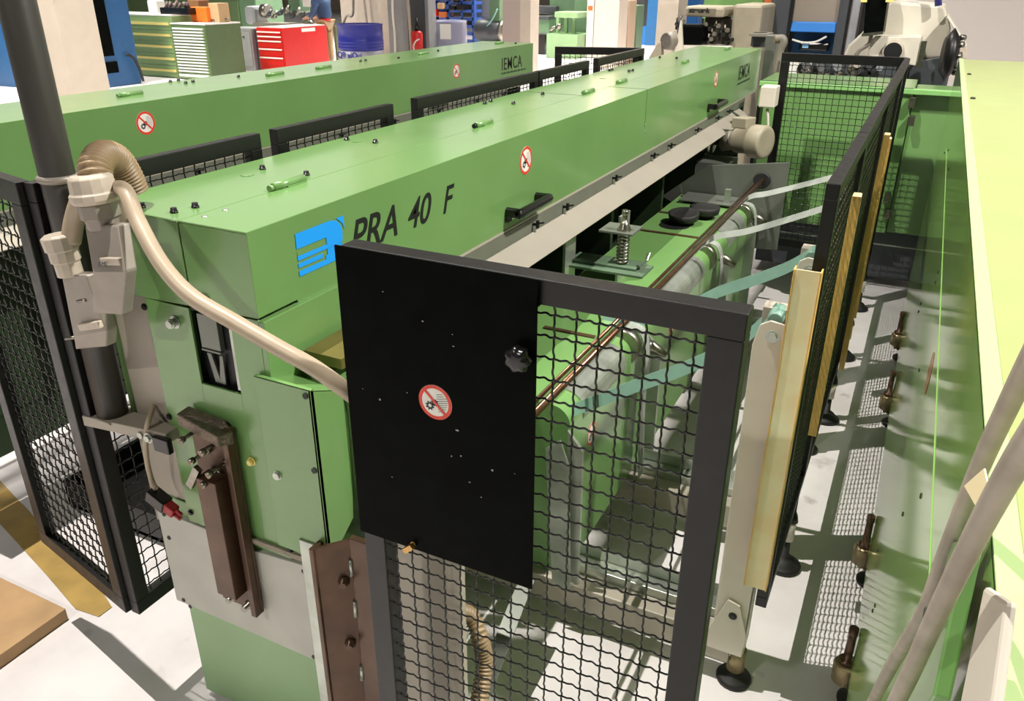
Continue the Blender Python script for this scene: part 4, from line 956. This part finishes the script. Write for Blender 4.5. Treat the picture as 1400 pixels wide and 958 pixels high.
# pump pipe on the first drum
c = ext(478, 34, 12.9); s = MB().tube(smoothpath([c+Vector((-.15, 0, -.0)), c+Vector((-.05, 0, .15)), c+Vector((.1, 0, .2)), c+Vector((.14, 0, .8))], 6), .02, 8)
solo(s, 'drum_pump_hose', STEEL, 'thin metal pump hose rising from the blue and grey drum', 'hose')

# ---- columns further back
a = ext(468, 40, 13.4); b = ext(519, 40, 13.4); column(2, a.x, b.x, 13.4, 13.4+.3)
cg = ext(520, 40, 14.2); dg_ = ext(578, 40, 14.2); struct(B(cg.x, dg_.x, 14.42, 14.7, 0, 7.4), 'trim_1', GREYC)
a = ext(556, 30, 14.35)
struct(B(ext(558, 30, 14.38).x, ext(580, 30, 14.38).x, 14.36, 14.42, 0, 7.4), 'trim_2', DARKG)
solo(MB().tube(smoothpath([ext(494, -30, 13.3), ext(500, 20, 13.3), ext(504, 50, 13.3), ext(504, 90, 13.3)], 6), .022, 8), 'hanging_hose', GLAND, 'pale hose hanging down the cream column beside the first drum', 'hose')
solo(MB().tube([ext(556, -20, 14.2), ext(560, 30, 14.2), ext(564, 90, 14.2)], .03, 8), 'hanging_hose', GLAND, 'pale hose hanging in front of the red fire extinguisher', 'hose')
solo(MB().tube(smoothpath([ext(537, -20, 14.2), ext(537, 16, 14.2), ext(540, 50, 14.2), ext(541, 90, 14.2)], 6), .025, 8), 'hanging_hose', LAMPW, 'pale hose hanging down the grey wall left of the extinguisher', 'hose')
# fire extinguisher
t = thing('fire_extinguisher', ext(571, 72, 14.2), 'red fire extinguisher with a white curved mark against the dark post', 'fire extinguisher')
c = ext(571, 72, 14.2); zt = ext(571, 42, 14.2).z; R_ = .115
MB().lathe(c, (0, 0, 1), [(0, R_), (zt-c.z-.05, R_), (zt-c.z-.01, R_*.8), (zt-c.z, R_*.3)], 20).build('cylinder', RED, t)
MB().lathe(Vector((c.x, c.y, zt)), (0, 0, 1), [(0, .04), (.08, .05), (.1, .03), (.22, .02)], 12).build('valve', PLASTIC, t)
MB().tube(smoothpath([(c.x+.02, c.y-R_-.003, c.z), (c.x-.01, c.y-R_-.004, c.z+.12), (c.x+.04, c.y-R_*.97, c.z+.22), (c.x+.10, c.y-R_*.6, c.z+.26)], 6), .014, 6).build('hose', WHITEP, t)

# ---- blue rack with bins
RY = 17.0
t = thing('storage_rack', (ext(625, 40, RY).x, RY, 0), 'blue open storage rack with small black and red bins', 'rack')
xs = [ext(p, 20, RY).x for p in (598, 612, 647)]
for i, x in enumerate(xs): MB().box(x-.035, x+.035, RY, RY+.08, 0, 2.6).build('upright', BLUER, t)
for i, row in enumerate((-6, 4, 15, 26, 36, 46, 57)):
    z = ext(630, row, RY).z; MB().box(xs[0]-.3, xs[2], RY, RY+.4, z-.03, z+.03).build('shelf', BLUER, t)
    MB().box(xs[1]+.35, xs[1]+.39, RY, RY+.05, z, z+.16).build('divider', BLUER, t)
bins = [(588, 12, 600, 22, RED, 'red bin on the blue rack'), (600, 4, 608, 12, TAN, 'tan parts packet on the blue rack'), (602, 16, 611, 24, ORANGE, 'orange parts packet on the blue rack'), (616, 8, 624, 14, PLASTIC, 'black bin on the blue rack, upper left'), (626, 6, 636, 14, PLASTIC, 'black bin on the blue rack, upper middle'), (622, 0, 628, 4, PLASTIC, 'black bin at the very top of the blue rack'), (628, 28, 638, 35, PLASTIC, 'black bin on the blue rack, middle shelf')]
for l, tp, r2_, bt, m_, lab in bins:
    a = ext(l, tp, RY-.02); b = ext(r2_, bt, RY-.02); solo(MB().box(a.x, b.x, RY-.1, RY+.3, b.z, a.z), 'storage_bin', m_, lab, 'bin', 'bins on the blue rack', bevel=.01)
# ---- grey cabinet and vacuum by the third column
a = ext(648, 40, 17.6); b = ext(690, 40, 17.6)
t = thing('switch_cabinet', ((a.x+b.x)/2, 17.6, 0), 'tall grey electrical cabinet beside the blue rack', 'cabinet')
MB().box(a.x, b.x+.4, 17.6, 18.2, 0, 2.6).build('housing', GREYC, t, .02)
a2 = ext(658, 0, 17.58); b2_ = ext(670, 22, 17.58); MB().box(a2.x, b2_.x, 17.57, 17.6, b2_.z, 2.3).build('door', GREYC, t, .02)
c = ext(672, 42, 16.8)
t = thing('vacuum_head', c, 'dark round motor unit on a green stand in front of the third column', 'motor unit')
MB().lathe(c+Vector((-.35, 0, 0)), (1, 0, 0), [(0, .18), (.05, .24), (.4, .24), (.5, .22), (.62, .2), (.7, .12)], 24).build('motor', DARKG, t)
MB().lathe(c+Vector((.25, 0, 0)), (1, 0, 0), [(0, .22), (.06, .23), (.1, .18), (.12, .05)], 24).build('end_cap', STEEL, t)
MB().box(c.x-.1, c.x+.3, 16.7, 16.9, 0, c.z-.2).build('stand', GREEN, t); MB().box(c.x, c.x+.25, 16.7, 16.9, c.z+.2, c.z+.85).build('upper_housing', MGREEN, t)
solo(MB().tube(smoothpath([ext(650, 48, 16.6), ext(660, 42, 16.6), ext(672, 28, 16.6), ext(680, 12, 16.6)], 6), .018, 8), 'air_hose', mat('teal_hose', (130, 180, 170), .4), 'thin teal hose looping over the dark motor unit', 'hose')
a = ext(687, 40, 15.5); b = ext(711, 40, 15.5); c_ = ext(725, 40, 15.5)
struct(B(a.x, b.x, 15.5, 15.9, 0, 7.4), 'column_3', mat('column_shade_paint', (196, 180, 170), .55)); struct(B(b.x, c_.x, 15.5, 15.9, 0, 7.4), 'column_3_lit_side', CREAM)  # one column: its shaded and lit faces painted in two colours

# ---- green machines in the middle distance
GY = 21.5
t = thing('milling_machine', (ext(790, 50, GY).x, GY, 0), 'tall green milling machine in the middle distance', 'machine')
a = ext(783, 50, GY); b = ext(803, 50, GY); MB().box(a.x, b.x, GY, GY+.6, 0, 3).build('machine_column', MGREEN, t, .05)
a = ext(748, 30, GY+.6); MB().box(a.x, b.x, GY+.7, GY+1.2, .2, 2.4).build('housing', MGREEN, t, .05)
MB().box(ext(726, 10, GY+.5).x, ext(760, 10, GY+.5).x, GY+.5, GY+1.0, 1.0, 1.2).build('table', DARKG, t, .02)
s = MB().box(ext(786, 60, GY-.2).x, ext(800, 60, GY-.2).x, GY-.4, GY, 0, .12); s.build('foot', GREYC, t, .03)
t = thing('green_press', (ext(768, 68, 20.4).x, 20.4, 0), 'light green small press with a square head on a box base', 'press')
a = ext(747, 46, 20.4); b = ext(790, 46, 20.4); MB().box(a.x, b.x, 20.4, 21.3, 0, a.z).build('base', GREENL, t, .02)
a = ext(758, 16, 20.4); b = ext(790, 25, 20.4); MB().box(a.x, b.x, 20.4, 21.2, b.z, a.z).build('head', GREENL, t, .02)
for px in (762, 773, 784): c = ext(px, 36, 20.9); MB().box(c.x-.04, c.x+.04, 20.9, 21.0, ext(px, 47, 20.9).z, ext(px, 24, 20.9).z).build('pillar', GREENL, t)
s = MB().cyl(ext(752, 42, 20.45), ext(760, 36, 20.45), .05, 10); s.cyl(ext(764, 40, 20.45), ext(766, 32, 20.45), .06, 10); s.build('fixture', STEEL, t)
t = thing('bench', (ext(735, 50, 21.2).x, 21.2, 0), 'dark green workbench with black drawers beside the light green press', 'bench')
a = ext(722, 22, 21.2); b = ext(750, 22, 21.2); MB().box(a.x, b.x, 21.2, 21.8, a.z-.08, a.z).build('bench_top', DARKG, t); MB().box(a.x, b.x, 21.25, 21.8, .55, a.z-.08).build('cabinet', MGREEN, t); MB().box(a.x, b.x-.1, 21.22, 21.7, .0, .5).build('drawer_block', PLASTIC, t)
t = thing('notice_post', (ext(806, 40, 20.9).x, 20.9, 0), 'narrow white board with orange marks beside the fourth column', 'board')
a = ext(802, 30, 20.9); b = ext(811, 30, 20.9); MB().box(a.x, b.x, 20.9, 20.95, 0, 2.4).build('panel', LAMPW, t); MB().box(a.x+.03, b.x-.03, 20.88, 20.9, ext(805, 14, 20.9).z, ext(805, 8, 20.9).z).build('orange_mark', ORANGE, t); MB().box(b.x, b.x+.1, 22.45, 20.95, 0, 2.4).build('edge', BROWN, t)
a = ext(812, 40, 18.5); b = ext(845, 40, 18.5); struct(B(a.x, b.x, 18.5, 19.1, 0, 7.4), 'column_4', CREAM)
bg_box('tall_cabinet', 845, 858, 0, 61, 19.15, .5, mat('tan_cabinet_paint', (196, 168, 140), .5), 'narrow tan cabinet right of the fourth column', 'cabinet', .02, 0)
bg_box('tall_cabinet', 858, 869, 7, 61, 19.75, .5, MGREEN, 'narrow green cabinet right of the tan one', 'cabinet', .02, 0)
t = thing('grey_unit', (ext(875, 30, 23).x, 23, 0), 'dark grey upright unit between the green cabinet and the blue machine', 'machine unit')
a = ext(869, 0, 23); b = ext(879, 36, 23); MB().box(a.x, b.x, 23, 23.3, b.z, 2.6).build('housing', DARKG, t); MB().box(a.x+.05, a.x+.1, 23.1, 23.2, 0, b.z).build('leg', DARKG, t)
t = thing('blue_machine', (ext(890, 40, 26).x, 26, 0), 'bright blue machine housing far back between two columns', 'machine')
a = ext(870, 50, 26); b = ext(898, 50, 26); MB().box(a.x, b.x, 26, 27, .0, 2.8).build('housing', BLUEV, t, .03); MB().box(b.x-.35, b.x, 25.9, 26, 0, 2.8).build('corner_post', BLUE, t)
a = ext(897, 40, 12.6); b = ext(925, 40, 12.6); struct(B(a.x, b.x, 12.6, 13.1, 0, 7.4), 'column_5', CREAM)
bg_box('blue_cabinet', 924, 950, -20, 60, 14.5, .6, BLUEV, 'blue cabinet behind the olive grinding machine', 'cabinet', .02, 0)

# ---- olive grinding machine
SY = 8.6
t = thing('grinding_machine', (ext(980, 60, SY).x, SY, 0), 'olive grey grinding machine with a lettered head cover', 'machine')
def S_(px, py, y=SY): return ext(px, py, y)
a = S_(936, 8); b = S_(990, 24); MB().box(a.x, b.x, SY, SY+.5, b.z, a.z).build('head_cover', MACHG, t, .03)
a = S_(941, 11); b = S_(978, 21); npl = MB().box(a.x, b.x, SY-.012, SY, b.z, a.z).build('name_plate', mat('olive_shade', (120, 112, 92), .5), t, .004)
text_mesh('strausak', .062, frameM((a.x+.015, SY-.014, b.z+.022), (1, 0, 0), (0, 0, 1)), BLACKP, npl, sx=.98, bold=.003)
a = S_(1000, 6); b = S_(1030, 70); MB().box(a.x, b.x+.02, SY+.1, SY+.9, .0, a.z).build('machine_column', MACHG, t, .03)
a = S_(948, 24); b = S_(1003, 70); MB().box(a.x+.05, b.x, SY+.25, SY+.8, .0, a.z).build('upright', mat('dark_olive', (74, 70, 60), .5, var=.2), t, .02)
a = S_(928, 33); b = S_(961, 60); MB().prism([(a.x, SY-.05, a.z), (b.x, SY-.05, a.z), (b.x, SY-.05, b.z), (a.x, SY-.05, b.z-.02)], (0, .25, 0)).build('belt_cover', BLACK, t, .02)
a = S_(912, 56); MB().lathe(S_(912, 56, SY-.1), (.45, .9, 0), [(-.02, .06), (0, .085), (.05, .09), (.3, .09)], 24).build('motor', CAST, t)
for r_k in (.035, .055, .075):
    s = MB(); c = S_(912, 56, SY-.1)-Vector((.45, .9, 0)).normalized()*.021; k = 24
    s.lathe(c, (.45, .9, 0), [(0, r_k), (.003, r_k)], 24)
s.build('fan_grille', STEEL, t)
for k, (px, py) in enumerate(((966, 40), (972, 47), (978, 36), (984, 48), (968, 54), (990, 42), (996, 55), (960, 34), (930, 30), (925, 33))):
    c = S_(px, py, SY+.1); s = MB().cyl(c, c+Vector((.05, -.06, .01)), .022, 10); s.cyl(c+Vector((0, 0, -.05)), c+Vector((.01, -.02, .06)), .012, 8); s.build('lever', STEEL if k % 3 else BLACKF, t)
a = S_(890, 75); b = S_(905, 56); MB().prism([S_(886, 80, SY-.1), S_(898, 60, SY-.1), S_(904, 56, SY-.1), S_(904, 80, SY-.1)], (0, .1, 0)).build('side_bracket', MACHG, t, .01)
a = S_(920, 60); b = S_(955, 75); MB().box(a.x, S_(1000, 60).x, SY-.05, SY+.8, 0, a.z).build('base', MACHC, t, .02)
MB().prism([S_(922, 72, SY-.08), S_(930, 28, SY-.08), S_(932, 28, SY-.08), S_(934, 72, SY-.08)], (0, .03, 0)).build('belt_bracket', MACHC, t)

# ---- green and orange uprights, charcoal door, blue tray machine
a = ext(1028, 30, 10.5); b = ext(1040, 30, 10.5); solo(MB().box(a.x-.6, b.x, 10.5, 10.9, 0, 2.4), 'green_screen', GREEN, 'bright green upright screen beside the olive grinding machine', 'screen', bevel=.01)
t = thing('orange_board', (ext(1045, 20, 10.2).x, 10.2, 0), 'orange brown upright board with pale foot edge beside the charcoal door', 'board')
a = ext(1041, 30, 10.2); b = ext(1051, 30, 10.2); zb_ = ext(1045, 33, 10.2).z; MB().box(a.x, b.x, 10.2, 10.25, zb_, 2.4).build('panel', ORANGE, t); MB().box(a.x, b.x, 10.2, 10.25, 0, zb_).build('foot_edge', WOOD, t)
TY = 9.4
t = thing('tray_machine', (ext(1110, 50, TY).x, TY, 0), 'charcoal framed machine with a bright blue tray and grey see-through door', 'machine')
a = ext(1051, 40, TY); b = ext(1077, 40, TY); MB().box(a.x, b.x, TY, TY+1.2, 0, 2.5).build('cabinet', DARKG, t, .01)
MB().box(b.x-.0, b.x+.03, TY-.02, TY, .3, 2.5).build('door_edge', BLACKF, t)
xr = ext(1143, 40, TY).x
z1_ = ext(1110, 30, TY).z; z2_ = ext(1110, 44, TY).z
MB().prism([(b.x+.03, TY-.01, z1_+.0), (xr, TY-.01, z1_), (xr, TY-.03, z2_), (b.x+.03, TY-.03, z2_)], (0, .3, 0)).build('blue_tray', BLUEV, t, .01)
MB().box(b.x+.03, xr, TY+.02, TY+.05, z1_, 2.5).build('door_pane', GLASSY, t)
MB().box(b.x+.03, xr, TY+.25, TY+.3, .5, z2_).build('inner_wall', BLUE, t)
MB().box(xr, xr+.09, TY-.05, TY+.3, .2, 2.5).build('frame_post', DARKG, t, .02); MB().box(xr+.12, xr+.20, TY-.05, TY+.3, .2, 2.5).build('frame_post', mat('smoked_grey', (150, 152, 156), .3, var=.2), t, .02); MB().box(xr+.22, xr+.28, TY-.05, TY+.3, .2, 2.5).build('frame_post', BLACKF, t, .02)
MB().box(b.x-.0, xr+.3, TY+.6, TY+1.2, 0, 2.5).build('back', mat('pinkish_grey', (190, 176, 166), .6), t)
s = MB().box(ext(1092, 58, TY).x, ext(1133, 58, TY).x, TY+.05, TY+.2, ext(1100, 70, TY).z, ext(1100, 58, TY).z); s.build('control_unit', PLASTIC, t, .02)
a = ext(1097, 58, TY); b2 = ext(1104, 66, TY); MB().box(a.x, b2.x, TY+.03, TY+.045, b2.z, a.z).build('blue_label', mat('pale_blue_label', (140, 196, 240), .5), t)
MB().tube(smoothpath([ext(1083, 54, TY), ext(1098, 58, TY), ext(1115, 57, TY), ext(1130, 50, TY)], 5), .01, 8).build('cable', WHITEP, t)
c = ext(1118, 12, TY+.4); MB().lathe(c, (0, .2, 1), [(-.12, .06), (-.1, .16), (-.05, .17), (-.03, .1), (.1, .1), (.16, .13)], 20).build('inner_spindle', GREENX, t)

# ---- pipes beside the far end of the middle feeder
t = thing('pipe_stand', (ext(1045, 100, 6.6).x, 6.6, 0), 'grey steel channel post with a bent pipe behind the far end of the middle feeder', 'pipe stand')
a = ext(1041, 100, 6.6); b = ext(1056, 100, 6.6); MB().box(a.x, b.x, 6.6, 6.75, 0, ext(1050, 48, 6.6).z).build('channel', SHEET, t, .005)
MB().tube(smoothpath([ext(1060, 125, 6.5), ext(1062, 95, 6.5), ext(1066, 70, 6.5), ext(1071, 58, 6.5), ext(1069, 53, 6.5), ext(1060, 54, 6.5)], 6), .030, 14).build('bent_pipe', CAST, t)
MB().tube([ext(1066, 110, 6.45), ext(1071, 78, 6.45)], .008, 8).build('white_tube', WHITEP, t)
MB().cyl(ext(1058, 54, 6.5), ext(1066, 52, 6.5), .026, 14).build('brass_fitting', mat('brass', (190, 150, 90), .35, metal=.8), t)
a = ext(1024, 46, 7.2); b = ext(1046, 66, 7.2); s = MB().box(a.x, b.x, 7.2, 7.5, a.z-.02, a.z); s.box(a.x, b.x, 7.2, 7.5, b.z-.02, b.z); s.build('shelf_plate', CAST, t)
MB().box(ext(1026, 50, 7.3).x, ext(1045, 50, 7.3).x, 7.35, 7.45, b.z, a.z).build('shelf_block', DARKG, t)

# ---- cream lathe at the top right
KY = 7.4
t = thing('cream_lathe', (ext(1240, 100, KY).x, KY, 0), 'big cream lathe with a round black opening and black hood, top right', 'lathe')
def K_(px, py, y=KY): return ext(px, py, y)
MB().prism([K_(1152, 80, KY+.3), K_(1160, 62, KY+.3), K_(1178, 45, KY+.3), K_(1212, 8, KY+.3), K_(1222, 2, KY+.3), K_(1292, 8, KY+.3), K_(1300, 40, KY+.3), K_(1290, 80, KY+.3)], (0, .9, 0)).build('housing', MACHC, t, .02)
MB().prism([K_(1190, 55, KY), K_(1196, 50, KY), K_(1260, 50, KY), K_(1252, 90, KY), K_(1186, 78, KY)], (0, .35, 0)).build('spindle_box', MACHC, t, .008)
c = K_(1221, 70); MB().lathe(c-Vector((0, .03, 0)), (0, 1, 0), [(0, .068), (.0, .078), (.035, .082)], 28).build('spindle_ring', GLAND, t); MB().lathe(c-Vector((0, .033, 0)), (0, 1, 0), [(0, .066), (.004, .066)], 28).build('spindle_bore', BLACKP, t)
s = MB().box(K_(1259, 60).x, K_(1259, 60).x+.04, KY-.01, KY+.02, K_(1255, 92).z, K_(1262, 56).z); s.build('side_rail', STEEL, t)
s = MB().prism([K_(1180, 48, KY-.1), K_(1184, 0, KY-.1), K_(1186, -60, KY-.1), K_(1215, -60, KY-.1), K_(1213, 4, KY-.1), K_(1207, 46, KY-.1)], (0, .25, 0)); s.build('black_hood', BLACK, t, .005)
MB().prism([K_(1178, 46, KY-.12), K_(1207, 43, KY-.12), K_(1207, 47, KY-.12), K_(1178, 50, KY-.12)], (0, .2, 0)).build('hood_rim', STEEL, t)
s = MB()
for l, r2_ in ((1178, 1185), (1212, 1222)): a = K_(l, -4, KY-.12); b = K_(r2_, 3, KY-.12); s = MB().box(a.x, b.x, KY-.14, KY-.1, b.z, a.z); s.build('yellow_clip', YELP, t)
MB().tube(smoothpath([K_(1191, 48, KY-.05), K_(1188, 60, KY-.05), K_(1176, 68, KY-.05), K_(1170, 76, KY-.05)], 6), .016, 10).build('feed_pipe', CAST, t)
MB().prism([K_(1245, 85, KY+.2), K_(1300, 75, KY+.2), K_(1288, 125, KY+.2), K_(1240, 128, KY+.2)], (0, .6, 0)).build('dark_base', DARKG, t, .01)
MB().box(K_(1160, 100).x, K_(1300, 100).x, KY+.5, KY+1.0, 0, K_(1200, 90, KY+.5).z).build('machine_bed', DARKG, t, .02)
c = K_(1302, 75, KY-.2); MB().lathe(c+Vector((-.02, 0, 0)), (1, .1, 0), [(-.05, .12), (0, .19), (.05, .12)], 22).build('chain_wheel', BLACKF, t)
for k in range(10):
    a_ = k*2*math.pi/10; q_ = c+Vector((.03, .1*math.cos(a_), .13*math.sin(a_))); MB().cyl(q_, q_+Vector((.03, -.02, 0)), .018, 8).build('chain_pin', STEEL, t)
MB().prism([K_(1296, 20, KY), K_(1322, 62, KY), K_(1320, 66, KY), K_(1294, 24, KY)], (0, .4, 0)).build('sloping_cover', MACHC, t, .006)
MB().prism([K_(1306, 64, KY), K_(1322, 62, KY), K_(1322, 80, KY), K_(1308, 80, KY)], (0, .4, 0)).build('side_tray', GLAND, t, .006)
MB().tube([K_(1280, -60, KY+.2), K_(1283, 8, KY+.2)], .026, 12).build('blue_rod', BLUED, t)
# clear sheet on top
random.seed(5); s = MB(); g = 10; v = []
for i in range(g+1):
    for j in range(g+1):
        x = K_(1226+68*i/g, 12, KY+.35+.0).x; v.append((x, KY+.3+.7*j/g, K_(1260, 18 if i not in (0, g) else 22, KY+.3).z+.02+.035*random.random()+.05*math.sin(i*.6)*math.sin(j*.3+.4)))
s.add(v, [(i*(g+1)+j, (i+1)*(g+1)+j, (i+1)*(g+1)+j+1, i*(g+1)+j+1) for i in range(g) for j in range(g)], True)
solo(s, 'plastic_sheet', FILM, 'crumpled clear plastic sheet lying on top of the cream lathe', 'plastic sheet')
# ---- turret machine parts seen through the far cross panel
t = thing('turret_unit', (ext(1150, 100, 6.7).x, 6.7, 0), 'dark steel turret with chrome parts seen through the top of the far cross panel', 'turret')
MB().box(ext(1110, 90, 6.9).x, ext(1238, 90, 6.9).x, 6.9, 7.2, 0, ext(1150, 80, 6.9).z).build('slide', DARKG, t, .02)
MB().box(ext(1076, 90, 7.0).x, ext(1112, 90, 7.0).x, 7.0, 7.3, 0, ext(1090, 82, 7.0).z).build('pale_panel', LAMPW, t, .01)
for k, (px, py, r_, m_) in enumerate(((1098, 96, .05, BLACKF), (1108, 102, .045, STEEL), (1118, 99, .05, BLACKF), (1128, 104, .03, STEEL), (1140, 98, .05, DARKG), (1152, 106, .035, STEEL), (1166, 95, .04, CAST), (1180, 103, .05, BLACKF), (1196, 99, .04, DARKG), (1138, 108, .02, STEEL))):
    c = ext(px, py, 6.7); MB().lathe(c, (.3*(-1)**k, -1, .4), [(0, r_), (.06, r_), (.07, r_*.6), (.12, r_*.6)], 14).build('tool_holder', m_, t)
MB().box(ext(1186, 86, 6.65).x, ext(1207, 86, 6.65).x, 6.62, 6.66, ext(1190, 88, 6.65).z, ext(1190, 85.5, 6.65).z).build('white_strip', WHITEP, t)
MB().tube([ext(1167, 116, 6.65), ext(1167, 84, 6.65)], .022, 12).build('upright_tube', CAST, t)
